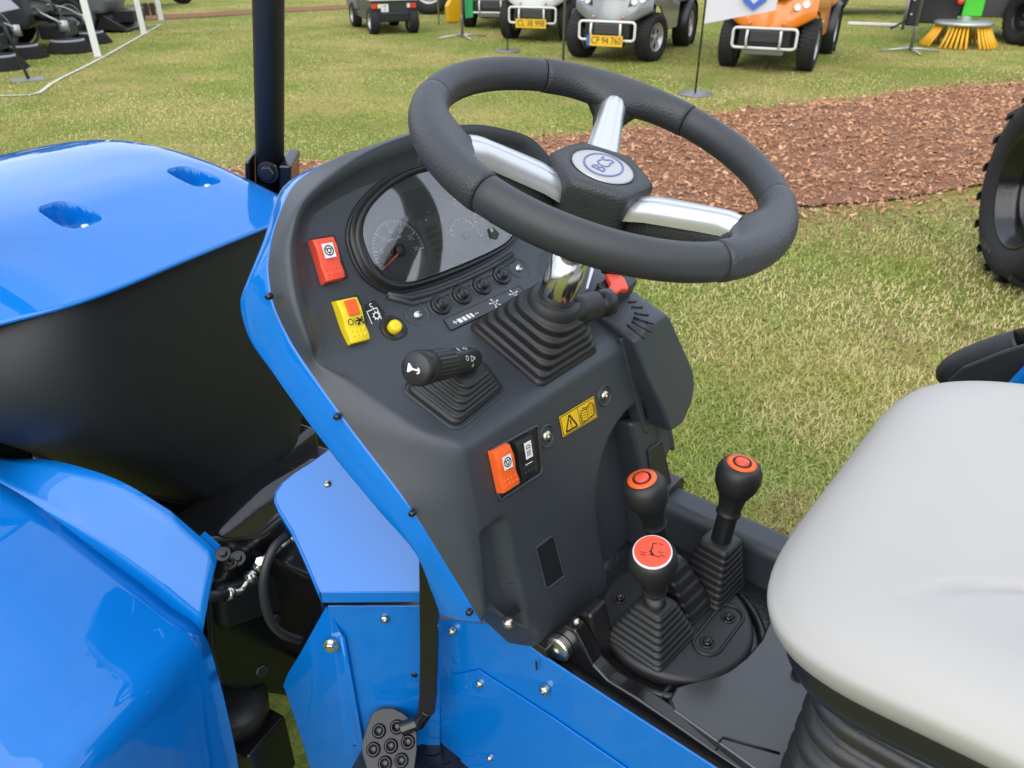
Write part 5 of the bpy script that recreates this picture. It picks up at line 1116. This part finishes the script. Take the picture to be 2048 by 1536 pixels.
def utility_cart(a_px, b_px, paint, label, plate=None, eu=False, extra=0.0, bed=True, scale=1.0, steer=0.0):
    ga, gb_ = G0(*a_px), G0(*b_px); g_ = (ga + gb_) / 2; root = empty('utility_cart', (g_[0], g_[1], 0), face_yaw(*g_, extra)); root.scale = (scale,) * 3
    tag(root, label, 'utility cart', 'small electric utility carts parked in a row')
    # origin: middle of the front axle on the ground, +Y forward
    for sx in (-1, 1):
        wheel_at(root, (sx * .49, 0, .30), .30, .21, steer=steer); wheel_at(root, (sx * .50, -1.95, .31), .31, .22)
    mb = MB(); rows = []
    for k in range(15):
        v = k / 14; row = []
        for j in range(33):
            u = -1 + j / 16; zb = .50 + .015 * u * u + .17 * max(0, abs(u) - .52) ** 1.1 * 1.6; bul = .045 * math.exp(-((abs(u) - .72) / .20) ** 2) * math.exp(-((v - .35) / .38) ** 2); cen_ = .03 * math.exp(-(u / .38) ** 4)
            z = zb + v * (1.03 - zb); row.append(np.array([u * .54 * (1 - .06 * v * v), .44 - .24 * u * u - .30 * v ** 2.2 + bul + cen_ * (1 - v), z]))
        rows.append(row)
    lip = [p + np.array([0, -.05, -.015]) for p in rows[0]]
    quads(mb, [[p + np.array([0, -.1, .02]) for p in rows[0]], lip] + rows, paint); mb.build('front_body', root)
    for sx in (-1, 1):   # sides and arches
        mb = MB(); slab(mb, [np.array([sx * .535, y, z]) for y, z in ((.12, 1.03), (.16, .72), (.02, .68), (-.18, .67), (-.36, .58), (-.46, .34), (-1.28, .32), (-1.38, .95), (-.5, 1.0))], (sx * -.03, 0, 0), paint); mb.build('side_panel', root, bevel=.012, seg=2)
        mb = MB(); lathe(mb, [(.345, -.12), (.36, -.10), (.36, .10), (.345, .12)], (sx * .50, -1.95, .31), (1, 0, 0), 'black', 40, caps=False); mb.build('rear_mudguard', root)
        mb = MB(); slab(mb, [np.array([sx * x, y, z]) for x, y, z in ((.23, .385, .60), (.44, .285, .62), (.43, .28, .655), (.24, .38, .63))], (0, .012, 0), 'barwhite' if paint == 'cartorange' else paint); mb.build('daytime_lamp', root)
        hl = MB(); slab(hl, [np.array([sx * x, y, z]) for x, y, z in ((.24, .375, .685), (.46, .245, .725), (.48, .195, .82), (.44, .195, .85), (.26, .31, .79))], (sx * .01, .016, .004), 'winglass' if paint == 'cartsilver' else paint); hb_ = hl.build('headlight', root, bevel=.012, seg=2)
        for x, y, z, r in ((.315, .350, .745, .042), (.405, .290, .775, .046)):
            mb = MB(); lathe(mb, [(r, 0), (r * 1.02, .016), (r * .9, .024), (r * .72, .018), (.001, .026)], (sx * x, y, z), (sx * .35, .9, .15), 'lens', 20, caps=False); mb.build('lamp', hb_)
        mb = MB(); lathe(mb, [(.018, -.01), (.018, .01), (.001, .016)], (sx * .205, .425, .565), (0, 1, 0), 'amber', 12); mb.build('indicator', root)
    # bumper bar
    def rrect(x0, x1, z0, z1, y, r=.045, n=5):
        out = []
        for cx, cz, a0 in ((x1 - r, z1 - r, 0), (x0 + r, z1 - r, 90), (x0 + r, z0 + r, 180), (x1 - r, z0 + r, 270)):
            for k in range(n + 1): a = R(a0 + 90 * k / n); out.append(np.array([cx + r * math.cos(a), y - .16 * (cx / .4) ** 2 * .5, cz + r * math.sin(a)]))
        return out
    mb = MB(); tube(mb, rrect(-.385, .385, .285, .510, .52), .0165, 'barwhite', 10, closed=True)
    for sx in (-1, 1): tube(mb, [np.array([sx * .20, .52, .495]), np.array([sx * .205, .525, .40]), np.array([sx * .20, .51, .29])], .015, 'barwhite', 10)
    mb.build('bumper_bar', root)
    mb = MB(); box(mb, (0, .40, .405), (.62, .12, .19), 'black'); box(mb, (0, .46, .42), (.36, .04, .13), 'darkgrey'); box(mb, (0, .2, .30), (.5, .5, .06), 'black'); box(mb, (0, -.9, .34), (.9, 2.2, .10), 'black'); box(mb, (0, 0, .30), (.8, .07, .07), 'black'); box(mb, (0, .43, .245), (.5, .05, .075), 'steel' if not plate else 'black'); box(mb, (0, -.2, .60), (.72, .9, .5), 'black'); mb.build('underbody', root, bevel=.01)
    if plate:
        mb = MB(); box(mb, (0, .545, .285), (.50, .012, .13), 'plate'); 
        put_text(mb, plate, .125, (-.025 if eu else 0, .5525, .285), (-1, 0, 0), (0, 0, 1), 'ink', .78 if eu else .84)
        if eu: box(mb, (.225, .5460, .285), (.05, .0125, .13), 'plateblue')
        mb.build('number_plate', root)
    mb = MB(); slab(mb, [np.array([x, y, z]) for x, y, z in ((-.36, .27, 1.0), (.36, .27, 1.0), (.46, .10, 1.06), (.44, -.28, 1.70), (-.44, -.28, 1.70), (-.46, .10, 1.06))], (0, -.02, -.01), 'winglass'); mb.build('windscreen', root)
    mb = MB(); slab(mb, [np.array([x, y, z]) for x, y, z in ((-.20, .405, .83), (.20, .405, .83), (.30, .31, .96), (-.30, .31, .96))], (0, .012, .006), 'black'); mb.build('grille', root, bevel=.006)
    mb = MB(); box(mb, (0, -.75, 1.78), (1.05, 1.3, .07), paint); mb.build('roof', root, bevel=.03, seg=3)
    for sx in (-1, 1):
        mb = MB(); tube(mb, [np.array([sx * .50, .08, 1.0]), np.array([sx * .48, -.3, 1.76])], .025, 'black', 10); mb.build('roof_post', root); mb = MB(); tube(mb, [np.array([sx * .5, -1.32, .9]), np.array([sx * .48, -1.3, 1.76])], .025, 'black', 10); mb.build('roof_post', root)
    if bed:
        mb = MB(); box(mb, (0, -2.0, .68), (1.1, 1.3, .06), 'steel'); box(mb, (0, -2.62, .82), (1.1, .04, .28), paint); box(mb, (-.54, -2.0, .82), (.04, 1.3, .28), paint); box(mb, (.54, -2.0, .82), (.04, 1.3, .28), paint); mb.build('cargo_bed', root, bevel=.01)
    mb = MB(); box(mb, (0, -1.0, .78), (.95, .45, .10), 'black'); box(mb, (0, -1.25, 1.05), (.95, .10, .5), 'black'); mb.build('bench_seat', root, bevel=.03, seg=3)
    return root
utility_cart((1462, 137), (1600, 135), 'cartorange', 'orange utility cart with white bumper bar behind the white flag', None, extra=R(-9))
utility_cart((1168, 119), (1292, 116), 'cartsilver', 'silver utility cart with yellow plate CP 94760', 'CP 94 760', True, extra=R(-17), steer=R(-14))
utility_cart((1035, 80), (1122, 77), 'cartwhite', 'white utility cart with yellow plate CL 38 998', 'CL 38 998', extra=R(-15), steer=R(-6))
utility_cart((950, 56), (1030, 52), 'cartsilver', 'grey utility cart without plate, farthest left of the row', None, extra=R(-10), scale=.98)
g_ = G0(1690, 55); 
# ---- dark vehicle behind the orange cart at the right
root = empty('dark_trailer', (*G0(1640, 25), 0), face_yaw(*G0(1700, 40), R(-75))); tag(root, 'dark low trailer standing behind the orange cart', 'trailer')
wheel_at(root, (.7, 0, .36), .36, .25, rimm='alloy'); wheel_at(root, (-.7, 0, .36), .36, .25); wheel_at(root, (.7, -3.2, .36), .36, .25); wheel_at(root, (-.7, -3.2, .36), .36, .25)
mb = MB(); box(mb, (0, -1.6, .62), (1.6, 5.2, .22), 'darkgrey'); box(mb, (0, -1.6, 1.0), (1.6, 5.2, .5), 'black'); mb.build('trailer_bed', root, bevel=.02)
# ---- small red and white truck seen from behind
g_ = (G0(742, 70) + G0(838, 66)) / 2; root = empty('golf_truck', (*g_, 0), face_yaw(*g_, R(180 + 14))); root.scale = (.86,) * 3; tag(root, 'small black and white truck with red seat, seen from behind', 'golf truck')
for sx in (-1, 1): wheel_at(root, (sx * .40, .12, .24), .24, .20); wheel_at(root, (sx * .42, 1.75, .24), .24, .20)
mb = MB(); slab(mb, [np.array([-.46, y, z]) for y, z in ((0, .30), (-.03, .60), (1.1, .60), (1.2, .35), (2.1, .40), (2.1, .25), (.5, .22))], (.92, 0, 0), 'darkgrey'); box(mb, (0, -.04, .32), (.62, .10, .18), 'black'); mb.build('rear_body', root, bevel=.03, seg=2)
mb = MB(); box(mb, (0, .40, .69), (.98, .96, .16), 'cartwhite'); mb.build('cargo_bed', root, bevel=.02, seg=2)
mb = MB(); box(mb, (0, .95, .84), (.8, .5, .25), 'redpaint'); box(mb, (-.05, .75, 1.0), (.6, .12, .5), 'redpaint'); mb.build('seat', root, bevel=.03)
mb = MB(); slab(mb, [np.array([-.48, y, z]) for y, z in ((1.4, .35), (1.35, .85), (2.0, .80), (2.4, .60), (2.4, .35))], (.96, 0, 0), 'midgrey'); mb.build('front_cowl', root, bevel=.05, seg=3)
for sx in (-1, 1):
    mb = MB(); box(mb, (sx * .40, -.045, .52), (.11, .03, .085), 'redlens'); mb.build('tail_light', root, bevel=.006); mb = MB(); box(mb, (sx * .30, -.043, .52), (.06, .028, .075), 'barwhite'); mb.build('reverse_light', root, bevel=.004)
mb = MB(); box(mb, (-.19, -.048, .485), (.15, .012, .14), 'barwhite'); put_text(mb, 'HR', .05, (-.19, -.056, .515), (1, 0, 0), (0, 0, 1), 'ink'); put_text(mb, '161', .05, (-.19, -.056, .455), (1, 0, 0), (0, 0, 1), 'ink'); mb.build('number_plate', root)
for sx in (-1, 1): mb = MB(); tube(mb, [np.array([sx * .44, 1.5, .8]), np.array([sx * .44, 1.2, 1.8])], .02, 'black', 8); mb.build('roof_post', root)
# ---- yellow green tractor far behind
root = empty('far_tractor', (*G0(870, 24), 0), face_yaw(*G0(880, 20), R(80))); tag(root, 'green and yellow tractor with big wheel behind the flag poles', 'tractor')
wheel_at(root, (.55, 0, .52), .52, .34, rimm='alloy', spokes=0); wheel_at(root, (-.55, 0, .52), .52, .34, rimm='alloy', spokes=0)
mb = MB(); box(mb, (0, .7, .8), (.6, 1.6, .5), 'green'); box(mb, (0, -.1, .9), (.9, .7, .5), 'yellowm'); box(mb, (0, 1.7, .5), (.7, .3, .3), 'yellowm'); mb.build('body', root, bevel=.05, seg=3)
root = empty('yellow_attachment', (*G0(905, 44), 0), face_yaw(*G0(905, 44), .3)); tag(root, 'yellow implement standing beside the green flag', 'implement')
mb = MB(); slab(mb, [np.array([x, 0, z]) for x, z in ((-.14, .0), (-.22, .25), (-.12, .42), (.05, .45), (.16, .3), (.14, .0))], (0, .18, 0), 'yellowm'); mb.build('housing', root, bevel=.03); mb = MB(); box(mb, (0, -.02, .22), (.18, .05, .10), 'ink'); mb.build('grip_bar', root)
# ---- banners and flags
def flag(px, py, hgt, label, m_pole, base, cloth=None, r=.013, lean=0.0, grp='banner poles'):
    g_ = G0(px, py); root = empty('flag_pole', (*g_, 0), face_yaw(*g_)); tag(root, label, 'flag pole', grp)
    mb = MB(); tube(mb, [np.array([0, 0, .02]), np.array([lean * hgt * .5, 0, hgt * .5]), np.array([lean * hgt, 0, hgt])], r, m_pole, 12); mb.build('pole', root)
    if base == 'cross':
        for a in (20, 110, 200, 290):
            mb = MB(); d = np.array([math.cos(R(a)), math.sin(R(a)), 0]); tube(mb, [np.array([0, 0, .05]), d * .15 + np.array([0, 0, .045]), d * .42 + np.array([0, 0, .015])], [.016, .014, .011], 'galv', 8); mb.build('foot', root)
        mb = MB(); lathe(mb, [(.024, 0), (.024, .3), (.018, .32)], (0, 0, .03), (0, 0, 1), 'steel', 14); mb.build('socket', root)
    elif base == 'disc':
        mb = MB(); lathe(mb, [(.19, 0), (.19, .012), (.18, .018), (.001, .02)], (0, 0, 0), (0, 0, 1), 'steel', 36); mb.build('base_plate', root)
    if cloth:
        m_c, pts, mark = cloth
        mb = MB(); rows = []
        for t in np.linspace(0, 1, 10):
            row = []
            for q in np.linspace(0, 1, 14):
                a = lerp(pts[0], pts[1], q); b = lerp(pts[3], pts[2], q); p = lerp(a, b, t); row.append(np.array([p[0] + lean * p[1], .02 * math.sin(q * 7 + t * 2) * q, p[1]]))
            rows.append(row)
        quads(mb, rows, m_c); ob = mb.build('banner', root)
        if mark: mark(root)
    return root
def mark_c(root):
    mb = MB(); P_ = [np.array([x, .027, z]) for x, z in ((-.37, 1.42), (-.36, 1.03), (-.40, .93), (-.48, .865), (-.57, .94), (-.60, 1.03), (-.605, 1.42))]; rows = []
    for i, p in enumerate(P_):
        t = nrm(P_[min(i + 1, len(P_) - 1)] - P_[max(0, i - 1)]); n_ = np.array([-t[2], 0, t[0]]); rows.append([p + n_ * .030 + np.array([0, .012, 0]), p - n_ * .030 + np.array([0, .012, 0])])
    quads(mb, rows, 'flagblue', smooth=False); mb.build('flag_print', root)
flag(1390, 189, 2.8, 'black pole on round base with white flag and blue mark', 'black', 'disc', ('cloth', ((-.01, 2.6), (-.85, 2.5), (-.70, .84), (-.01, .70)), mark_c), r=.010, lean=.0)
flag(1820, 104, 3.0, 'grey pole with cross foot in front of the yellow brush', 'steel', 'cross', r=.02)
flag(1126, 126, 3.0, 'plain thin grey pole beside the silver cart', 'steel', None, r=.018)
flag(925, 76, 3.0, 'pole with cross foot and green banner', 'galv', 'cross', ('dkgreen', ((-.02, 2.8), (-.2, 2.6), (-.19, .32), (-.06, .30)), None), r=.016)
flag(1015, 103, 2.8, 'black pole with white banner on round base by the white cart', 'black', 'disc', ('cloth', ((0.0, 2.7), (.3, 2.6), (.14, .90), (0, .85)), None), r=.009)
flag(878, 52, 3.0, 'slim pale pole in front of the big tractor wheel', 'galv', None, r=.014)
# ---- white tent poles
for i, (bx, by, tx, lab) in enumerate(((196, 114, -.25, 'white post at the line, nearest and thickest of three'), (288, 68, -.22, 'white post at the line, middle one of three'), (323, 41, -.20, 'white post at the line, farthest of three'))):
    g_ = G0(bx, by); root = empty('tent_post', (*g_, 0), face_yaw(*g_)); tag(root, lab, 'post', 'white posts along the painted line'); w = .046
    mb = MB(); slab(mb, [np.array([x, y, 0]) for x, y in ((-w, -w), (w, -w), (w, w), (-w, w))], (.02, 0, 2.6), 'postwhite'); mb.build('post', root, bevel=.006); mb = MB(); box(mb, (0, 0, .006), (.14, .14, .012), 'galv'); mb.build('foot_plate', root)
# ---- bright green sweeper at the right with its yellow brush
gb2 = G0(1915, 92); root = empty('green_sweeper', (*gb2, 0), face_yaw(*gb2, R(5))); tag(root, 'bright green sweeper machine with yellow side brush at top right', 'sweeper')
mb = MB(); lathe(mb, [(.40, .30), (.42, .31), (.42, .345), (.38, .36), (.10, .37), (.08, .42), (.001, .43)], (0, 0, 0), (0, 0, 1), 'galv', 48); br = mb.build('brush_disc', root)
for k in range(48):
    if k % 8 in (6, 7): continue
    a = 2 * math.pi * k / 48; d = np.array([math.cos(a), math.sin(a), 0]); mb = MB(); tube(mb, [d * .36 + np.array([0, 0, .30]), d * .45 + np.array([0, 0, .15]), d * .55 + np.array([0, 0, .01])], [.016, .019, .022], 'bristle', 6); mb.build('bristle_tuft', br)
mb = MB(); slab(mb, [np.array([x, 0, z]) for x, z in ((-.22, .42), (.06, .42), (.06, 1.2), (-.20, 1.2))], (0, -.10, 0), 'green'); mb.build('brush_bracket', root, bevel=.02)
mb = MB(); put_text(mb, '= = =', .07, (-.08, .004, .66), (-1, 0, 0), (0, 0, 1), 'dkgreen'); mb.build('bracket_print', root)
mb = MB(); tube(mb, [np.array([-.1, -.04, .43]), np.array([.09, -.04, .40]), np.array([.09, -.02, .40])], .02, 'green', 8); mb.build('bracket_hook', root)
mb = MB(); box(mb, (.42, -.35, .52), (.75, .4, .46), 'black'); box(mb, (.72, -.2, .50), (.20, .3, .50), 'black'); box(mb, (.30, -.25, .86), (.5, .3, .15), 'darkgrey'); mb.build('brush_arm', root, bevel=.03)
for i in range(5):
    mb = MB(); tube(mb, catmull([np.array([.7 - .05 * i, -.05, .75 + .05 * i]), np.array([.35, .02, .80 + .05 * i]), np.array([.15, -.02, .70 + .07 * i]), np.array([.02, -.02, .9])], 5), .018, 'galv' if i % 2 else 'black', 8); mb.build('hydraulic_line', root)
mb = MB(); lathe(mb, [(.05, 0), (.05, .08), (.03, .1)], (.12, -.02, .62), (0, 1, .2), 'redlens', 14); mb.build('hydraulic_motor', root)
for z in (.42, .62): mb = MB(); lathe(mb, [(.02, 0), (.018, .03), (.001, .034)], (.76, -.04, z), (0, 1, 0), 'galv', 10); mb.build('bolt', root)
mb = MB(); tube(mb, [np.array([.80, 0, .35]), np.array([.95, .05, .25]), np.array([1.02, .05, .22])], .02, 'black', 8); tube(mb, [np.array([.84, 0, .20]), np.array([.84, 0, .75])], .025, 'steel', 8); mb.build('support_leg', root)
wheel_at(root, (-.95, -.55, .40), .40, .40, axis=(.87, .5, 0), rimm='black', spokes=0, rimr=.55)
mb = MB(); slab(mb, [np.array([x, -.9, z]) for x, z in ((.4, .35), (-2.2, .35), (-2.2, 1.4), (.3, 1.4))], (0, -1.6, 0), 'darkgrey'); box(mb, (-.9, -.89, .84), (2.4, .02, .14), 'green'); box(mb, (-.9, -.885, .755), (2.4, .02, .02), 'galv'); mb.build('sweeper_body', root, bevel=.02)
mb = MB(); box(mb, (-1.35, -.1, .14), (.5, .5, .16), 'green'); mb.build('front_guard', root, bevel=.04)
root = empty('white_rod', (*G0(1760, 52), 0), face_yaw(*G0(1760, 52))); tag(root, 'white bar lying on the grass left of the sweeper', 'bar'); mb = MB(); box(mb, (0, 0, .03), (1.15, .06, .05), 'postwhite'); mb.build('bar', root, bevel=.01)
# ---- two dark street sweepers at the top left
def street_sweeper(px, py, extra, label, body, red, s=1.0, brushes=True):
    g_ = G0(px, py); root = empty('street_sweeper', (*g_, 0), face_yaw(*g_, extra)); root.scale = (s,) * 3; tag(root, label, 'street sweeper', 'street sweepers at the top left')
    for sy in (0, -1.7):
        for sx in (-1, 1): wheel_at(root, (sx * .52, sy, .30), .30, .20, rimm='alloy', spokes=0)
    mb = MB(); slab(mb, [np.array([-.56, y, z]) for y, z in ((-.45, .32), (.55, .30), (.66, .50), (.62, .9), (.35, 1.95), (-.75, 1.98), (-.8, .5))], (1.12, 0, 0), body); mb.build('cab', root, bevel=.08, seg=4)
    for sx in (-1, 1):
        mb = MB(); slab(mb, [np.array([sx * .565, y, z]) for y, z in ((-.55, .62), (.40, .60), (.48, .95), (.28, 1.8), (-.6, 1.8))], (sx * .006, 0, 0), 'winglass'); mb.build('side_window', root); mb = MB(); lathe(mb, [(.36, -.11), (.375, -.09), (.375, .09), (.36, .11)], (sx * .53, 0, .30), (1, 0, 0), 'midgrey', 32, caps=False); mb.build('wheel_arch', root)
    mb = MB(); slab(mb, [np.array([x, y, z]) for x, y, z in ((-.5, .66, .95), (.5, .66, .95), (.44, .42, 1.85), (-.44, .42, 1.85))], (0, .012, .004), 'winglass'); mb.build('windscreen', root)
    mb = MB(); slab(mb, [np.array([-.55, y, z]) for y, z in ((-.85, .40), (-2.3, .40), (-2.4, 1.7), (-.9, 1.8))], (1.1, 0, 0), 'redpaint' if red else body); mb.build('hopper', root, bevel=.06, seg=3)
    mb = MB(); box(mb, (0, .80, .25), (.7, .35, .20), 'black')
    if red: slab(mb, [np.array([-.5, y, z]) for y, z in ((.3, .05), (.86, .02), (.82, .09), (.5, .30))], (1.0, 0, 0), 'black')
    mb.build('suction_mouth', root, bevel=.02)
    for sx in ((-1, 1) if brushes else ()):
        c = np.array([sx * .55, 1.05, 0]); mb = MB(); lathe(mb, [(.33, .01), (.27, .11), (.23, .15), (.22, .155)], c, (0, 0, 1), 'dkbristle', 40, caps=False); b_ = mb.build('side_brush', root); mb = MB(); lathe(mb, [(.228, .15), (.228, .17), (.20, .175)], c, (0, 0, 1), 'board', 32, caps=False); lathe(mb, [(.20, .175), (.10, .17), (.001, .175)], c, (0, 0, 1), 'black', 32, caps=False); mb.build('brush_disc', b_)
        mb = MB(); tube(mb, [c + np.array([0, 0, .28]), c + np.array([-sx * .08, -.12, .42]), np.array([sx * .3, .62, .45])], .035, 'black', 10); lathe(mb, [(.07, .28), (.06, .42), (.001, .43)], c, (0, 0, 1), 'galv', 14); tube(mb, [c + np.array([.08, 0, .40]), c + np.array([.0, -.25, .52]), np.array([sx * .2, .6, .60])], .014, 'galv', 8); tube(mb, catmull([c + np.array([-.06, 0, .40]), c + np.array([-.12 * sx, -.1, .62]), np.array([sx * .35, .64, .70])], 5), .016, 'black', 8); mb.build('brush_arm', root)
    return root
street_sweeper(14, 98, R(70), 'dark street sweeper with round side brush at the left edge', 'darkgrey', False)
street_sweeper(174, 61, R(70), 'grey street sweeper with red hopper behind the nearest white post', 'midgrey', True, brushes=False)
street_sweeper(-150, 132, R(70), 'dark sweeper cut by the left edge, nearest of the sweepers', 'darkgrey', False)
root = empty('sign_stand', (*G0(58, 161), 0), face_yaw(*G0(58, 161), R(12))); tag(root, 'grey tilted sign board on a black stand with flat foot', 'sign')
mb = MB(); slab(mb, [np.array([x, y, 0.004]) for x, y in ((-.18, -.14), (.16, -.18), (.20, .10), (-.14, .14))], (0, 0, .012), 'galv'); mb.build('foot_plate', root)
mb = MB(); tube(mb, [np.array([0, 0, .02]), np.array([.06, -.02, .45]), np.array([.13, -.05, .85])], .018, 'black', 8); mb.build('stem', root)
mb = MB(); slab(mb, [np.array([x, y, z]) for x, y, z in ((-.10, .12, .78), (.42, .12, .70), (.46, -.12, 1.02), (.08, -.12, 1.06))], (0, -.015, -.01), 'board'); mb.build('board', root, bevel=.004); mb = MB(); put_text(mb, '~', .12, (.27, -.02, .955), (-1, 0, 0), nrm([0, -.6, .75]), 'white'); mb.build('board_mark', root)
root = empty('yellow_loader', (*G0(235, 20), 0), face_yaw(*G0(235, 20), R(60))); tag(root, 'yellow machine half hidden behind the middle white post', 'machine')
for sy in (0, -1.8): wheel_at(root, (.6, sy, .5), .5, .35, rimm='barwhite', spokes=0)
mb = MB(); box(mb, (0, -.9, .95), (1.1, 2.6, .6), 'yellowm'); box(mb, (0, .7, .55), (1.3, .3, .5), 'black'); mb.build('body', root, bevel=.05); mb = MB(); tube(mb, [np.array([.5, -.6, 1.2]), np.array([.5, .6, .7])], .07, 'yellowm', 8); mb.build('lift_arm', root)
root = empty('wooden_crate', (*G0(296, 33), 0), face_yaw(*G0(296, 33))); tag(root, 'small dark brown crate by the far bark strip', 'crate'); M['darkwood'] = mat('dark_wood', (.05, .03, .022), rough=.8)
for k in range(3): mb = MB(); box(mb, (-.12 + .12 * k, 0, .13), (.10, .3, .26), 'darkwood'); mb.build('plank', root, bevel=.006)
root = empty('far_implement', (*G0(330, 10), 0), face_yaw(*G0(330, 10), .5)); tag(root, 'dark implement on the grass beyond the far bark strip', 'implement'); mb = MB(); box(mb, (0, 0, .3), (1.2, .4, .25), 'black'); box(mb, (.3, 0, .55), (.3, .3, .4), 'darkgrey'); mb.build('frame', root, bevel=.03); mb = MB(); lathe(mb, [(.3, -.08), (.3, .08)], (-.5, 0, .3), (0, 1, 0), 'tyre', 20); mb.build('roller', root)
# ---- neighbouring tractor at the right edge: only its lugged wheel enters the picture
wc = at(2034, 378, PZ(.46)); root = empty('parked_tractor', (wc[0], wc[1], 0), 0); tag(root, 'neighbouring tractor at the right edge showing one black lugged tyre', 'tractor')
WR, WW = wc[2], .27; wax = nrm(HD * .16 - RT * .99); c = np.array([0, 0, WR]) - wax * WW / 2; mb = MB(); h = WW / 2
lathe(mb, [(WR * .60, h * .70), (WR * .66, h * .95), (WR * .80, h * 1.0), (WR * .90, h * .92), (WR * .95, h * .55), (WR * .955, 0), (WR * .95, -h * .55), (WR * .90, -h * .92), (WR * .80, -h), (WR * .66, -h * .95), (WR * .60, -h * .70)], c, wax, 'tyre', 64, caps=False)
u, v, _ = frame(wax)
NL = 18
tyo = mb.build('tyre', root)
for k in range(NL):
    for sd in (-1, 1):
        a = 2 * math.pi * (k + (.5 if sd > 0 else 0)) / NL; rows = []
        for q in np.linspace(0, 1, 5):
            aa = a + sd * .0 + .20 * q; d = u * math.cos(aa) + v * math.sin(aa); t = np.cross(wax, d); r_ = WR * (.945 - .045 * q ** 3); top = WR * (1.0 - .05 * q ** 3); ax_ = wax * sd * h * (.02 + 1.0 * q); rows.append([c + d * r_ + ax_ - t * .022, c + d * top + ax_ - t * .016, c + d * top + ax_ + t * .016, c + d * r_ + ax_ + t * .022])
        lm = MB(); quads(lm, rows, 'tyre', smooth=False, capa=True, capb=True); lm.build('tread_lug', tyo, bevel=.004)
mb = MB(); lathe(mb, [(WR * .615, h * .78), (WR * .60, h * .84), (WR * .585, h * .80), (WR * .575, h * .45), (WR * .54, h * .35), (WR * .53, h * .1), (WR * .50, -.2 * h), (WR * .36, -.3 * h), (WR * .33, -.2 * h), (.001, -.2 * h)], c, wax, 'gloss', 64, caps=False); rm = mb.build('wheel_rim', root)
mb = MB(); put_text(mb, '7.50-16', .045, c + (u * math.cos(R(250)) + v * math.sin(R(250))) * WR * .76 + wax * h * 1.02, nrm(np.cross(np.array([0, 0, 1]), wax)), (0, 0, 1), 'steel'); mb.build('tyre_marking', root)
mb = MB(); tube(mb, [c - wax * .05, c - wax * .7], .06, 'gloss', 14); box(mb, c - wax * 1.0 + np.array([0, 0, .1]), (.5, .5, .5), 'blue2'); mb.build('axle', root)
# ---- remaining wheels of the blue tractor
wl = MB()
def plain_tyre(c, ax, Rr, w, m='tyre'):
    mb = MB(); h = w / 2; lathe(mb, [(Rr * .58, h * .7), (Rr * .7, h), (Rr * .9, h * .95), (Rr * .96, h * .6), (Rr * .96, -h * .6), (Rr * .9, -h * .95), (Rr * .7, -h), (Rr * .58, -h * .7)], c, ax, m, 48, caps=False); o = mb.build('wheel', tractor); mb = MB(); lathe(mb, [(Rr * .6, h * .72), (Rr * .5, h * .3), (.001, h * .2)], c, ax, 'gloss', 32, caps=False); lathe(mb, [(Rr * .6, -h * .72), (Rr * .5, -h * .3), (.001, -h * .2)], c, ax, 'gloss', 32, caps=False); mb.build('wheel_rim', o)
plain_tyre(fe(-.16, .93, .38), gx, .38, .26); plain_tyre(fe(.90, .93, .38), gx, .38, .26); plain_tyre((.52, -.85, .40), (1, 0, 0), .40, .26); plain_tyre((-.52, -.95, .40), (1, 0, 0), .40, .26)
